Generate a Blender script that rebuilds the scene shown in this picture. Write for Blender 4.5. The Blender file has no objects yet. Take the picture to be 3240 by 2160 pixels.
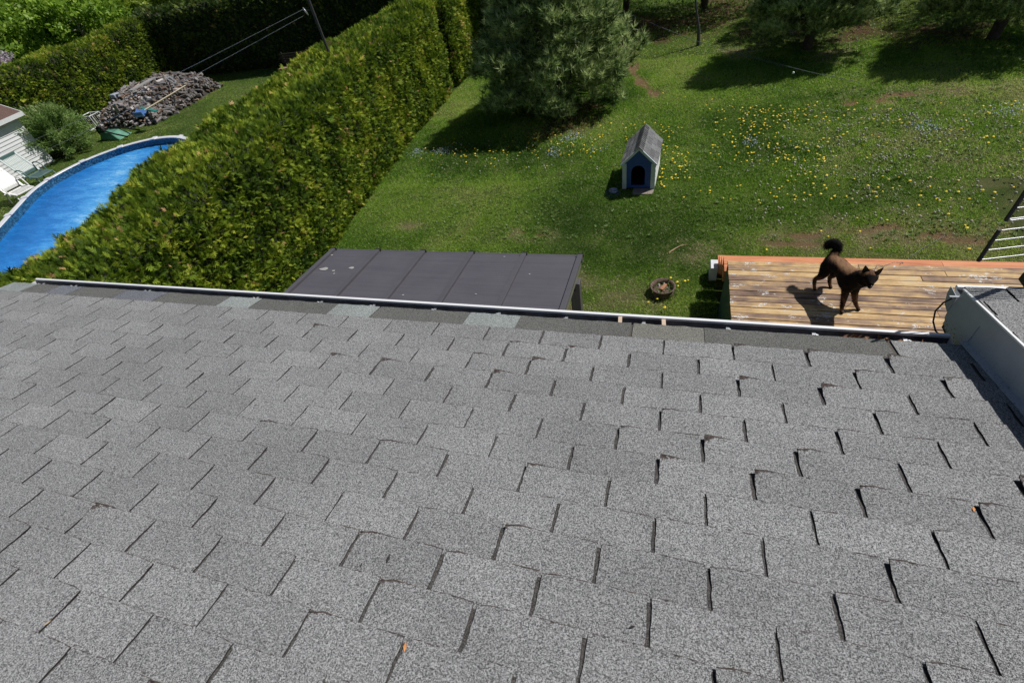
import bpy, bmesh, math, random
import numpy as np
from mathutils import Vector, Matrix
random.seed(7); rng = np.random.default_rng(11)
scene = bpy.context.scene
COL = scene.collection
PI = math.pi

# ------------------------------------------------------------------ camera
F_PX = 1476.0                      # focal length in pixels of a 3240 px wide frame
CAM = np.array([0.0, 0.0, 5.3])    # 5.3 m above the lawn
RC = np.array([[0.95275, 0.07944, -0.29318],
               [0.25663, -0.72589, 0.63800],
               [-0.16215, -0.68319, -0.71200]])
u_, s_, v_ = np.linalg.svd(RC); RC = u_ @ v_      # columns: right, down, forward
cam_d = bpy.data.cameras.new('camera'); cam = bpy.data.objects.new('camera', cam_d)
COL.objects.link(cam); scene.camera = cam
cam_d.sensor_fit = 'HORIZONTAL'; cam_d.sensor_width = 36.0; cam_d.lens = 36.0 * F_PX / 3240.0
cam_d.clip_start = 0.05; cam_d.clip_end = 1500.0
M = Matrix(((RC[0, 0], -RC[0, 1], -RC[0, 2], CAM[0]), (RC[1, 0], -RC[1, 1], -RC[1, 2], CAM[1]),
            (RC[2, 0], -RC[2, 1], -RC[2, 2], CAM[2]), (0, 0, 0, 1)))
cam.matrix_world = M

def project(P):
    q = (np.asarray(P, float) - CAM) @ RC
    zz = np.where(q[..., 2:] > 0.05, q[..., 2:], np.nan)
    return np.array([1620., 1080.]) + F_PX * q[..., :2] / zz
def seen(P, m=60):
    p = project(P)
    with np.errstate(invalid='ignore'):
        return (p[..., 0] > -m) & (p[..., 0] < 3240 + m) & (p[..., 1] > -m) & (p[..., 1] < 2160 + m)

# ------------------------------------------------------------------ light
SUN_TO = Vector((0.579, 0.444, 1.0)).normalized()      # towards the sun
elev = math.asin(SUN_TO.z); azim = math.atan2(SUN_TO.x, SUN_TO.y)
world = bpy.data.worlds.new('World'); scene.world = world; world.use_nodes = True
wn = world.node_tree; bg = wn.nodes['Background']
sky = wn.nodes.new('ShaderNodeTexSky'); sky.sky_type = 'NISHITA'; sky.sun_disc = False
sky.sun_elevation = elev; sky.sun_rotation = azim
wn.links.new(sky.outputs[0], bg.inputs[0]); bg.inputs[1].default_value = 0.05
sun_d = bpy.data.lights.new('sun', 'SUN'); sun_d.energy = 5.0; sun_d.angle = math.radians(0.5)
sun_d.color = (1.0, 0.965, 0.92)
sun = bpy.data.objects.new('sun', sun_d); COL.objects.link(sun)
sun.rotation_euler = SUN_TO.to_track_quat('Z', 'Y').to_euler(); sun.location = (12, 10, 20)
scene.view_settings.view_transform = 'Standard'; scene.view_settings.look = 'None'
scene.view_settings.gamma = 1.0; scene.view_settings.use_curve_mapping = False
scene.view_settings.exposure = -0.22

# ------------------------------------------------------------------ noise helpers
def _hash(i, j, k, seed):
    n = (i * 374761393 + j * 668265263 + k * 2147483647 + seed * 974711) & 0xffffffff
    n = ((n ^ (n >> 13)) * 1274126177) & 0xffffffff
    return ((n ^ (n >> 16)) & 0xffff) / 65535.0
def vnoise(P, scale=1.0, seed=0):
    P = np.asarray(P, float) * scale
    if P.shape[-1] == 2: P = np.concatenate([P, np.zeros(P.shape[:-1] + (1,))], -1)
    i = np.floor(P).astype(np.int64); f = P - i; f = f * f * (3 - 2 * f)
    r = 0
    for dx in (0, 1):
        for dy in (0, 1):
            for dz in (0, 1):
                w = (f[..., 0] if dx else 1 - f[..., 0]) * (f[..., 1] if dy else 1 - f[..., 1]) * (f[..., 2] if dz else 1 - f[..., 2])
                r = r + w * _hash(i[..., 0] + dx, i[..., 1] + dy, i[..., 2] + dz, seed)
    return r
def fbm(P, scale=1.0, seed=0, oct=3):
    r = 0; a = 1; t = 0
    for o in range(oct):
        r = r + a * vnoise(P, scale * 2 ** o, seed + o); t += a; a *= 0.5
    return r / t
def unit(v): return v / np.maximum(np.linalg.norm(v, axis=-1, keepdims=True), 1e-9)

# ------------------------------------------------------------------ materials
def mat(name):
    m = bpy.data.materials.new(name); m.use_nodes = True
    return m, m.node_tree.nodes, m.node_tree.links, m.node_tree.nodes['Principled BSDF']
def ramp(N, stops, interp='LINEAR'):
    r = N.new('ShaderNodeValToRGB'); r.color_ramp.interpolation = interp
    e = r.color_ramp.elements
    while len(e) < len(stops): e.new(0.5)
    for k, (p, c_) in enumerate(stops):
        e[k].position = p; e[k].color = (*c_, 1) if len(c_) == 3 else c_
    return r
def gray(v): return (v, v, v)
def noise_node(N, L, scale, detail=2, rough=0.5, coord=None, vec=None):
    n = N.new('ShaderNodeTexNoise'); n.inputs['Scale'].default_value = scale
    n.inputs['Detail'].default_value = detail; n.inputs['Roughness'].default_value = rough
    if vec is not None: L.new(vec, n.inputs['Vector'])
    elif coord is not None: L.new(coord, n.inputs['Vector'])
    return n
def mixc(N, L, a, b, fac, mode='MIX'):
    m = N.new('ShaderNodeMix'); m.data_type = 'RGBA'; m.blend_type = mode
    for s, v in ((m.inputs[6], a), (m.inputs[7], b)):
        if isinstance(v, tuple): s.default_value = (*v, 1) if len(v) == 3 else v
        else: L.new(v, s)
    if isinstance(fac, (int, float)): m.inputs[0].default_value = fac
    else: L.new(fac, m.inputs[0])
    return m.outputs[2]
def maths(N, L, op, a, b=None, clamp=False):
    m = N.new('ShaderNodeMath'); m.operation = op; m.use_clamp = clamp
    for k, v in enumerate((a, b)):
        if v is None: continue
        if isinstance(v, (int, float)): m.inputs[k].default_value = v
        else: L.new(v, m.inputs[k])
    return m.outputs[0]
def bump(N, L, h, bs, strength=0.3, dist=0.01):
    b = N.new('ShaderNodeBump'); b.inputs['Strength'].default_value = strength
    b.inputs['Distance'].default_value = dist
    L.new(h, b.inputs['Height']); L.new(b.outputs[0], bs.inputs['Normal'])
def simple(name, col, rough=0.6, metal=0.0, var=0.12, scale=8.0, bumpy=0.0, spec=0.5):
    """a paint-like material with a slow tone variation and slight dirt"""
    m, N, L, bs = mat(name)
    tc = N.new('ShaderNodeTexCoord')
    n = noise_node(N, L, scale, 4, 0.6, tc.outputs['Object'])
    a = tuple(c_ * (1 - var) for c_ in col); b = tuple(min(1, c_ * (1 + var)) for c_ in col)
    r = ramp(N, [(0.3, a), (0.7, b)]); L.new(n.outputs[0], r.inputs[0])
    L.new(r.outputs[0], bs.inputs['Base Color'])
    bs.inputs['Roughness'].default_value = rough; bs.inputs['Metallic'].default_value = metal
    bs.inputs['Specular IOR Level'].default_value = spec
    if bumpy: bump(N, L, n.outputs[0], bs, bumpy, 0.01)
    return m

def shingle_mat(name, lo, hi, brown=True, tintvar=0.09, rnd=True, blue=0.0):
    m, N, L, bs = mat(name)
    geo = N.new('ShaderNodeNewGeometry')
    n1 = noise_node(N, L, 430, 1, 0.6, geo.outputs['Position'])
    n2 = noise_node(N, L, 170, 2, 0.7, geo.outputs['Position'])
    g = maths(N, L, 'ADD', maths(N, L, 'MULTIPLY', n1.outputs[0], 0.55), maths(N, L, 'MULTIPLY', n2.outputs[0], 0.45))
    mid = tuple(a * 0.58 + b * 0.42 for a, b in zip(lo, hi))
    r = ramp(N, [(0.40, lo), (0.50, mid), (0.60, hi)]); L.new(g, r.inputs[0])
    n3 = noise_node(N, L, 2.2, 4, 0.6, geo.outputs['Position'])
    tone = maths(N, L, 'ADD', maths(N, L, 'MULTIPLY', n3.outputs[0], 0.50), 0.75)
    if rnd:
        oi = N.new('ShaderNodeObjectInfo')
        at_ = N.new('ShaderNodeAttribute'); at_.attribute_name = 'tint'
        rr = maths(N, L, 'FRACT', maths(N, L, 'ADD', oi.outputs['Random'], at_.outputs['Fac']))
        tone = maths(N, L, 'MULTIPLY', tone, maths(N, L, 'ADD', maths(N, L, 'MULTIPLY', rr, tintvar * 2), 1 - tintvar))
    cc = N.new('ShaderNodeCombineColor')
    for k in range(3): L.new(tone, cc.inputs[k])
    col = mixc(N, L, r.outputs[0], cc.outputs[0], 1.0, 'MULTIPLY')
    # scattered dark pits where granules are gone
    n4 = noise_node(N, L, 45, 2, 0.5, geo.outputs['Position'])
    pit = ramp(N, [(0.70, gray(0)), (0.74, gray(1))]); L.new(n4.outputs[0], pit.inputs[0])
    col = mixc(N, L, col, (0.075, 0.068, 0.064), maths(N, L, 'MULTIPLY', pit.outputs[0], 0.55))
    if brown:
        wa = N.new('ShaderNodeAttribute'); wa.attribute_name = 'wear'
        n5 = noise_node(N, L, 60, 3, 0.6, geo.outputs['Position'])
        w = maths(N, L, 'ADD', wa.outputs['Fac'], maths(N, L, 'MULTIPLY', maths(N, L, 'SUBTRACT', n5.outputs[0], 0.5), 1.1))
        wr = ramp(N, [(0.50, gray(0)), (0.60, gray(1))]); L.new(w, wr.inputs[0])
        n6 = noise_node(N, L, 90, 2, 0.6, geo.outputs['Position'])
        br = ramp(N, [(0.35, (0.035, 0.028, 0.026)), (0.65, (0.095, 0.076, 0.070))]); L.new(n6.outputs[0], br.inputs[0])
        col = mixc(N, L, col, br.outputs[0], wr.outputs[0])
    L.new(col, bs.inputs['Base Color']); bs.inputs['Roughness'].default_value = 0.95
    bs.inputs['Specular IOR Level'].default_value = 0.25
    bump(N, L, g, bs, 0.55, 0.004)
    return m

def leaf_mat(name, stops, transl=0.35, rough=0.6, dist=None):
    m, N, L, bs = mat(name)
    a = N.new('ShaderNodeAttribute'); a.attribute_name = 'tint'
    r = ramp(N, stops); L.new(a.outputs['Fac'], r.inputs[0])
    L.new(r.outputs[0], bs.inputs['Base Color']); bs.inputs['Roughness'].default_value = rough
    bs.inputs['Specular IOR Level'].default_value = 0.3
    t = N.new('ShaderNodeBsdfTranslucent'); L.new(r.outputs[0], t.inputs[0])
    mx = N.new('ShaderNodeMixShader'); mx.inputs[0].default_value = transl
    out = N['Material Output']
    L.new(bs.outputs[0], mx.inputs[1]); L.new(t.outputs[0], mx.inputs[2]); L.new(mx.outputs[0], out.inputs[0])
    return m

def wood_mat(name, stops, axis=0, scale=1.0, paint=0.0, rough=0.75, tintvar=0.25):
    """board wood: grain stretched along one axis, tone per board, optional remains of white paint"""
    m, N, L, bs = mat(name)
    geo = N.new('ShaderNodeNewGeometry'); oi = N.new('ShaderNodeObjectInfo')
    mp = N.new('ShaderNodeMapping'); sc = [9.0, 9.0, 9.0]; sc[axis] = 1.1
    mp.inputs['Scale'].default_value = [s * scale for s in sc]
    add = N.new('ShaderNodeVectorMath'); add.operation = 'ADD'
    cm = N.new('ShaderNodeCombineXYZ')
    L.new(maths(N, L, 'MULTIPLY', oi.outputs['Random'], 37.0), cm.inputs[2])
    L.new(maths(N, L, 'MULTIPLY', oi.outputs['Random'], 11.0), cm.inputs[0])
    L.new(geo.outputs['Position'], add.inputs[0]); L.new(cm.outputs[0], add.inputs[1])
    L.new(add.outputs[0], mp.inputs[0])
    n = noise_node(N, L, 1.6, 4, 0.6, vec=mp.outputs[0])
    n2 = noise_node(N, L, 14, 3, 0.6, vec=mp.outputs[0])
    v = maths(N, L, 'ADD', maths(N, L, 'MULTIPLY', n.outputs[0], 0.8), maths(N, L, 'MULTIPLY', n2.outputs[0], 0.2))
    v = maths(N, L, 'ADD', v, maths(N, L, 'MULTIPLY', maths(N, L, 'SUBTRACT', oi.outputs['Random'], 0.5), tintvar))
    if paint:
        nb = noise_node(N, L, 3.2, 4, 0.65, vec=add.outputs[0]); v = maths(N, L, 'ADD', v, maths(N, L, 'MULTIPLY', maths(N, L, 'SUBTRACT', nb.outputs[0], 0.5), 0.75))
    r = ramp(N, stops); L.new(v, r.inputs[0]); col = r.outputs[0]
    if paint:
        n3 = noise_node(N, L, 9.5, 3, 0.65, vec=geo.outputs['Position'])
        mp2 = N.new('ShaderNodeMapping'); s2 = [1.0, 1.0, 1.0]; s2[axis] = 0.55; mp2.inputs['Scale'].default_value = s2
        L.new(geo.outputs['Position'], mp2.inputs[0]); L.new(mp2.outputs[0], n3.inputs['Vector'])
        pr = ramp(N, [(0.615, gray(0)), (0.64, gray(1))]); L.new(n3.outputs[0], pr.inputs[0])
        n4 = noise_node(N, L, 60, 2, 0.5, vec=geo.outputs['Position'])
        p2 = ramp(N, [(0.44, gray(0)), (0.52, gray(1))]); L.new(n4.outputs[0], p2.inputs[0])
        col = mixc(N, L, col, (0.62, 0.62, 0.60), maths(N, L, 'MULTIPLY', maths(N, L, 'MULTIPLY', pr.outputs[0], p2.outputs[0]), paint))
    L.new(col, bs.inputs['Base Color']); bs.inputs['Roughness'].default_value = rough
    bump(N, L, n2.outputs[0], bs, 0.35, 0.004)
    return m

MT = {}
MT['shingle'] = shingle_mat('shingle_granules', (0.036, 0.037, 0.039), (0.41, 0.415, 0.418))
MT['shingle_edge'] = simple('shingle_cut_edge', (0.035, 0.029, 0.027), 0.95, var=0.4, scale=60)
MT['underlay'] = shingle_mat('slot_bed', (0.018, 0.017, 0.017), (0.13, 0.122, 0.118), brown=False, rnd=False)
MT['strip_dark'] = shingle_mat('starter_dark', (0.028, 0.029, 0.027), (0.21, 0.21, 0.20), brown=False, rnd=False)
MT['strip_navy'] = shingle_mat('starter_blue', (0.035, 0.038, 0.052), (0.25, 0.26, 0.29), brown=False, rnd=False)
MT['strip_light'] = shingle_mat('starter_pale', (0.07, 0.08, 0.078), (0.42, 0.46, 0.45), brown=False, rnd=False)
MT['strip_olive'] = shingle_mat('starter_olive', (0.055, 0.056, 0.045), (0.31, 0.31, 0.28), brown=False, rnd=False)
MT['white_paint'] = simple('white_enamel', (0.78, 0.79, 0.80), 0.35, var=0.04, scale=3)
MT['gutter_in_shade'] = simple('gutter_inside_shade', (0.10, 0.105, 0.12), 0.6, var=0.5, scale=12)  # gutter inside coloured dark: its shadow is put into the colour
MT['alu'] = simple('aluminium', (0.62, 0.63, 0.65), 0.35, 0.6, var=0.08)
MT['black'] = simple('black_plastic', (0.012, 0.012, 0.013), 0.5, var=0.2)

# ------------------------------------------------------------------ object helpers
ORG = {}
def tag(o, label=None, cat=None, group=None, kind=None):
    if label: o['label'] = label
    if cat: o['category'] = cat
    if group: o['group'] = group
    if kind: o['kind'] = kind
    return o
def root(name, loc, label, cat, group=None, rz=0.0):
    o = bpy.data.objects.new(name, None); COL.objects.link(o); o.location = loc; o.empty_display_size = 0.2
    o.rotation_euler = (0, 0, rz); ORG[o.name] = Vector((0, 0, 0)) if rz else Vector(loc)
    return tag(o, label, cat, group)
def link_mesh(name, me, parent=None, loc=(0, 0, 0)):
    o = bpy.data.objects.new(name, me); COL.objects.link(o)
    if parent is not None:
        o.parent = parent; ORG[o.name] = ORG.get(parent.name, Vector((0, 0, 0)))
    o.location = loc
    return o
class MB:
    """collects boxes, tubes and sheets in world coordinates (or the root's, when it is rotated); build() links ONE mesh object"""
    def __init__(s): s.v = []; s.f = []; s.m = []; s.sm = []
    def add(s, vs, fs, mi=0, smooth=False):
        b = len(s.v); s.v += [tuple(p) for p in vs]
        for f_ in fs: s.f.append(tuple(b + i for i in f_)); s.m.append(mi); s.sm.append(smooth)
    def box(s, c, d, rot=None, mi=0, taper=1.0):
        x, y, z = d[0] / 2, d[1] / 2, d[2] / 2
        vs = [Vector((sx * x * (taper if sz > 0 else 1), sy * y * (taper if sz > 0 else 1), sz * z)) for sz in (-1, 1) for sy in (-1, 1) for sx in (-1, 1)]
        if rot is not None:
            R_ = rot if isinstance(rot, Matrix) else Matrix.Rotation(rot, 3, 'Z')
            vs = [R_ @ v for v in vs]
        vs = [v + Vector(c) for v in vs]
        s.add(vs, [(0, 2, 3, 1), (4, 5, 7, 6), (0, 1, 5, 4), (2, 6, 7, 3), (0, 4, 6, 2), (1, 3, 7, 5)], mi)
        return s
    def span(s, a, b, mi=0):       # box by two corners
        a = Vector(a); b = Vector(b)
        return s.box((a + b) / 2, [abs(q) for q in (b - a)], mi=mi)
    def tube(s, pts, r, n=8, mi=0, cap=True, flat=None):
        pts = [Vector(p) for p in pts]; rs = r if isinstance(r, (list, tuple)) else [r] * len(pts)
        vs = []; fs = []
        t0 = (pts[1] - pts[0]).normalized(); up = Vector((0, 0, 1)) if abs(t0.z) < 0.9 else Vector((1, 0, 0))
        for k, p in enumerate(pts):
            t = (pts[min(k + 1, len(pts) - 1)] - pts[max(k - 1, 0)]).normalized()
            a = t.cross(up); a = a.normalized() if a.length > 1e-4 else Vector((1, 0, 0)); b = t.cross(a).normalized()
            for i in range(n):
                an = 2 * PI * i / n
                vs.append(p + a * (rs[k] * math.cos(an)) + b * (rs[k] * (flat or 1) * math.sin(an)))
        for k in range(len(pts) - 1):
            for i in range(n):
                j = (i + 1) % n
                fs.append((k * n + i, k * n + j, (k + 1) * n + j, (k + 1) * n + i))
        s.add(vs, fs, mi, True)
        if cap:
            s.add(vs[:n], [tuple(range(n))], mi); s.add(vs[-n:], [tuple(reversed(range(n)))], mi)
        return s
    def beam(s, a, b, w, h, mi=0):   # rectangular bar from a to b
        a = Vector(a); b = Vector(b); d = b - a; L_ = d.length; d.normalize()
        up = Vector((0, 0, 1)) if abs(d.z) < 0.95 else Vector((0, 1, 0))
        x = d.cross(up).normalized(); z = x.cross(d).normalized()
        R_ = Matrix((x, d, z)).transposed()
        return s.box((a + b) / 2, (w, L_, h), R_, mi)
    def poly(s, pts, depth, mi=0, mi_side=None):   # extruded polygon
        pts = [Vector(p) for p in pts]; d = Vector(depth); n = len(pts)
        s.add(pts + [p + d for p in pts], [tuple(reversed(range(n))), tuple(range(n, 2 * n))], mi)
        s.add(pts + [p + d for p in pts], [(i, (i + 1) % n, n + (i + 1) % n, n + i) for i in range(n)], mi if mi_side is None else mi_side)
        return s
    def sphere(s, c, r, nu=10, nv=7, mi=0, rot=None):
        r = r if isinstance(r, (tuple, list)) else (r, r, r); vs = []; fs = []
        for j in range(nv + 1):
            th = PI * j / nv
            for i in range(nu):
                ph = 2 * PI * i / nu
                q = Vector((r[0] * math.sin(th) * math.cos(ph), r[1] * math.sin(th) * math.sin(ph), r[2] * math.cos(th)))
                if rot is not None: q = rot @ q
                vs.append(q + Vector(c))
        for j in range(nv):
            for i in range(nu):
                k = (i + 1) % nu
                fs.append((j * nu + i, (j + 1) * nu + i, (j + 1) * nu + k, j * nu + k))
        s.add(vs, fs, mi, True); return s
    def lathe(s, c, prof, n=20, mi=0, axis=None):
        vs = []; fs = []
        Q = axis.to_track_quat('Z', 'Y').to_matrix() if axis is not None else Matrix.Identity(3)
        for r, z in prof:
            for i in range(n):
                a = 2 * PI * i / n; vs.append(Vector(c) + Q @ Vector((r * math.cos(a), r * math.sin(a), z)))
        for k in range(len(prof) - 1):
            for i in range(n):
                j = (i + 1) % n; fs.append((k * n + i, k * n + j, (k + 1) * n + j, (k + 1) * n + i))
        s.add(vs, fs, mi, True); return s
    def build(s, name, mats, parent=None, bevel=0.0, loc=None):
        me = bpy.data.meshes.new(name)
        o0 = ORG.get(parent.name, Vector((0, 0, 0))) if parent is not None else Vector(loc or (0, 0, 0))
        me.from_pydata([(Vector(p) - o0)[:] for p in s.v], [], s.f)
        for m_ in (mats if isinstance(mats, (list, tuple)) else [mats]): me.materials.append(m_)
        me.polygons.foreach_set('material_index', s.m); me.polygons.foreach_set('use_smooth', s.sm)
        me.update()
        o = link_mesh(name, me, parent, (0, 0, 0) if parent is not None else (loc or (0, 0, 0)))
        if parent is None: ORG[o.name] = Vector(loc or (0, 0, 0))
        if bevel:
            b = o.modifiers.new('bevel', 'BEVEL'); b.width = bevel; b.segments = 2; b.limit_method = 'ANGLE'
        return o
def np_mesh(name, V, T, mats, tint=None, parent=None, loc=(0, 0, 0), smooth=False, attrs=None, midx=None):
    """V (n,3) world coordinates, T (m,3) triangles"""
    V = np.asarray(V, np.float32); T = np.asarray(T, np.int32)
    o0 = ORG.get(parent.name, Vector((0, 0, 0))) if parent is not None else Vector(loc)
    V = V - np.array(o0, np.float32)
    me = bpy.data.meshes.new(name)
    me.vertices.add(len(V)); me.vertices.foreach_set('co', V.ravel())
    me.loops.add(T.size); me.loops.foreach_set('vertex_index', T.ravel())
    me.polygons.add(len(T)); me.polygons.foreach_set('loop_start', np.arange(0, T.size, T.shape[1], dtype=np.int32))
    if smooth: me.polygons.foreach_set('use_smooth', np.ones(len(T), bool))
    for m_ in (mats if isinstance(mats, (list, tuple)) else [mats]): me.materials.append(m_)
    if midx is not None: me.polygons.foreach_set('material_index', np.asarray(midx, np.int32))
    me.update(calc_edges=True)
    al = dict(attrs or {})
    if tint is not None: al['tint'] = tint
    for k, a_ in al.items():
        at_ = me.attributes.new(k, 'FLOAT', 'POINT'); at_.data.foreach_set('value', np.asarray(a_, np.float32))
    o = link_mesh(name, me, parent, (0, 0, 0) if parent is not None else loc)
    if parent is None: ORG[o.name] = Vector(loc)
    return o

def blades(P, D, S, L, W, tint, tip=None):
    """one triangle per item: base at P, direction D (unit), side S (unit), length L, width W"""
    n = len(P); L = np.broadcast_to(L, n)[:, None]; W = np.broadcast_to(W, n)[:, None]
    V = np.stack([P - S * W / 2, P + S * W / 2, P + D * L], 1).reshape(-1, 3)
    T = np.arange(3 * n).reshape(n, 3)
    return V, T, np.repeat(tint, 3)
def quads(P, D, S, L, W, tint):
    """leaf shaped kite per item (two triangles)"""
    n = len(P); L = np.broadcast_to(L, n)[:, None]; W = np.broadcast_to(W, n)[:, None]
    V = np.stack([P, P + D * L * 0.45 - S * W / 2, P + D * L, P + D * L * 0.45 + S * W / 2], 1).reshape(-1, 3)
    b = np.arange(n)[:, None] * 4
    T = np.concatenate([b + [0, 1, 2], b + [0, 2, 3]], 1).reshape(-1, 3)
    return V, T, np.repeat(tint, 4)
def rand_unit(n):
    return unit(rng.normal(size=(n, 3)))
def perp(D):
    r = rand_unit(len(D)); return unit(np.cross(D, r))
def merge(parts):
    Vs = []; Ts = []; Cs = []; b = 0
    for V, T, c_ in parts:
        Vs.append(V); Ts.append(T + b); Cs.append(c_); b += len(V)
    return np.concatenate(Vs), np.concatenate(Ts), np.concatenate(Cs)
# ================================================================== HOUSE
SLOPE = math.radians(14.04)
TAB = 0.3333; EXP = TAB / 2.335; TH = 0.0052
U0 = Vector((-2.122, 0, 0)); RO = Vector((-2.122, -0.113, 3.853))
VD = Vector((0, math.cos(SLOPE), -math.sin(SLOPE))); ND = Vector((0, math.sin(SLOPE), math.cos(SLOPE)))
XW = 1.425          # foot of the raised roof's side
XL = -5.75          # left rake of the lower roof
def rp(u, v, n=0.0):
    return Vector((RO.x + u * TAB, 0, 0)) + Vector((0, RO.y, RO.z)) + VD * (v * EXP) + ND * n
house = root('house', (-2.0, 0.0, 0.0), 'house with worn grey shingle roof, white gutter and raised wing in the foreground', 'house')
b = MB()      # body of the house below the roof
b.span((-5.45, -9.0, 0.0), (1.40, 1.62, 3.22)); b.build('wall', simple('house_siding', (0.62, 0.60, 0.56), 0.7), house)
b = MB()      # roof boards: a closed slab under the shingles, up to the ridge behind the photographer and down the other side
EV = 15.12
b.poly([rp(0, EV, -0.004).xyz * 1 for _ in range(0)] or
       [Vector((XL, 0, 0)) + Vector((0, q.y, q.z)) for q in (rp(0, EV, -0.006), rp(0, -24, -0.006), rp(0, -24, -0.12), rp(0, EV, -0.12))],
       (1.42 - XL, 0, 0))
b.build('roof_deck', simple('roof_boards', (0.08, 0.07, 0.06), 0.9), house)
b = MB()
b.poly([Vector((XL, 0, 0)) + Vector((0, q.y, q.z)) for q in (rp(0, -24.1, 0), rp(0, -24.1, -0.12))] +
       [Vector((XL, -9.2, 2.6)), Vector((XL, -9.2, 2.72))], (1.42 - XL, 0, 0))
b.build('rear_roof', MT['strip_dark'], house)
# bed seen in the slots: sawtooth sheet
b = MB()
for k in range(-6, 14):
    q = [rp(0, k, -0.0005), rp(0, k, -0.0005), rp(0, k + 1, TH - 0.0006), rp(0, k + 1, TH - 0.0006)]
    xs = (XL, XW, XW, XL)
    b.add([Vector((x, p.y, p.z)) for x, p in zip(xs, q)], [(0, 1, 2, 3)])
b.build('slot_bed', MT['underlay'], house)

def tab_mesh(name, width, curl_l, curl_r, seed, notch=0.0, slim=0.0):
    """one shingle tab, local x across, y down the slope, z out; closed thin solid with ragged rim"""
    r_ = random.Random(seed)
    NX, NY = 9, 9
    gap = 0.0024 + r_.random() * 0.0016 + slim
    y0 = -0.018; y1 = EXP + r_.uniform(-0.0015, 0.002)
    top = []; wear = []
    for j in range(NY):
        ty = (j / (NY - 2)) * 0.955 if j < NY - 1 else 1.0; y = y0 + (y1 - y0) * ty
        for i in range(NX):
            tx = i / (NX - 1); x = gap + (width - 2 * gap) * tx
            if i == 0: x += r_.uniform(-0.0018, 0.0022)
            if i == NX - 1: x += r_.uniform(-0.0022, 0.0018)
            yy = y
            if j == NY - 1:
                yy += r_.uniform(-0.0022, 0.0012)
                if i in (0, NX - 1): yy -= r_.uniform(0.001, 0.005) + notch * (0.012 if (i == 0) == (curl_l > curl_r) else 0)
            base = TH * max(0, y) / EXP + TH
            cl = curl_l * max(0, (ty - 0.35) / 0.65) ** 1.6 * max(0, 1 - tx / 0.42) ** 1.3
            cr = curl_r * max(0, (ty - 0.35) / 0.65) ** 1.6 * max(0, 1 - (1 - tx) / 0.42) ** 1.3
            z = base + cl + cr + r_.uniform(-0.0003, 0.0004)
            top.append((x, yy - (cl + cr) * 0.30, z))
            c_ = max(cl, cr); w = 0.0
            if j == NY - 1: w = 0.60 + min(0.45, c_ * 45)
            if j == NY - 2: w = 0.20 + min(0.45, c_ * 34)
            if i in (0, NX - 1): w = max(w, 0.12 + min(0.55, c_ * 40))
            wear.append(w)
    n = len(top)
    V = top + [(x, y, z - TH * 0.93) for x, y, z in top]
    F = []; mi = []
    for j in range(NY - 1):
        for i in range(NX - 1):
            a = j * NX + i; F.append((a, a + 1, a + NX + 1, a + NX)); mi.append(0)
            F.append((n + a, n + a + NX, n + a + NX + 1, n + a + 1)); mi.append(1)
    rim = [i for i in range(NX)] + [j * NX + NX - 1 for j in range(1, NY)] + [(NY - 1) * NX + i for i in range(NX - 2, -1, -1)] + [j * NX for j in range(NY - 2, 0, -1)]
    for a, c_ in zip(rim, rim[1:] + rim[:1]):
        F.append((a, n + a, n + c_, c_)); mi.append(1)
    me = bpy.data.meshes.new(name); me.from_pydata(V, [], F)
    me.materials.append(MT['shingle']); me.materials.append(MT['shingle_edge'])
    me.polygons.foreach_set('material_index', mi); me.update()
    at_ = me.attributes.new('wear', 'FLOAT', 'POINT'); at_.data.foreach_set('value', wear + wear)
    return me
flat = [tab_mesh('shingle', TAB, r_ * 0.0015, 0.001, 100 + k) for k, r_ in enumerate([0, 1, 2, 0, 1, 2, 1])]
mild = [tab_mesh('shingle', TAB, a_, b_, 200 + k, n_, 0.0030) for k, (a_, b_, n_) in enumerate([(0.004, 0.002, 0), (0.002, 0.005, 0.3), (0.007, 0, 0.5), (0, 0.006, 0.4), (0.003, 0.003, 0), (0.006, 0.003, 0.6)])]
curl = [tab_mesh('shingle', TAB, a_, b_, 300 + k, n_, 0.0042) for k, (a_, b_, n_) in enumerate([(0.018, 0.003, 0.4), (0.014, 0.006, 0.8), (0.022, 0.0, 0), (0.011, 0.009, 0.6), (0.016, 0.004, 1.0)])]
cand = []
for k in range(-6, 14):
    off = 0.0 if k % 2 == 0 else 0.5
    for i in range(-12, 12):
        u = i + off
        x0 = RO.x + u * TAB
        if x0 + TAB <= XL + 0.02 or x0 >= XW - 0.02: continue
        cand.append((k, u))
cen = np.array([rp(u + 0.5, k + 0.5)[:] for k, u in cand]); pr = project(cen)
vis = []
for (k, u), p in zip(cand, pr):
    cor = project(np.array([rp(u + a_, k + b_)[:] for a_ in (0, 1) for b_ in (0, 1)]))
    ins = np.any((cor[:, 0] > 0) & (cor[:, 0] < 3240) & (cor[:, 1] > 0) & (cor[:, 1] < 2160))
    vis.append((0 if ins else 1, abs(p[0] - 1620) + abs(p[1] - 1080) if not ins else 0, k, u))
vis.sort()
chosen = {(k, u) for _, _, k, u in vis[:300]}
ROTX = (-SLOPE, 0, 0)
Rm = Matrix.Rotation(-SLOPE, 3, 'X')
def clip_mesh(me, x_lo, x_hi):
    bm = bmesh.new(); bm.from_mesh(me)
    for co, no in (((x_lo, 0, 0), (-1, 0, 0)), ((x_hi, 0, 0), (1, 0, 0))):
        r_ = bmesh.ops.bisect_plane(bm, geom=bm.verts[:] + bm.edges[:] + bm.faces[:], plane_co=co, plane_no=no, clear_outer=True)
        ed = [e for e in r_['geom_cut'] if isinstance(e, bmesh.types.BMEdge)]
        if ed: bmesh.ops.contextual_create(bm, geom=ed)
    m2 = bpy.data.meshes.new('shingle'); bm.to_mesh(m2); bm.free()
    for m_ in me.materials: m2.materials.append(m_)
    return m2
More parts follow.
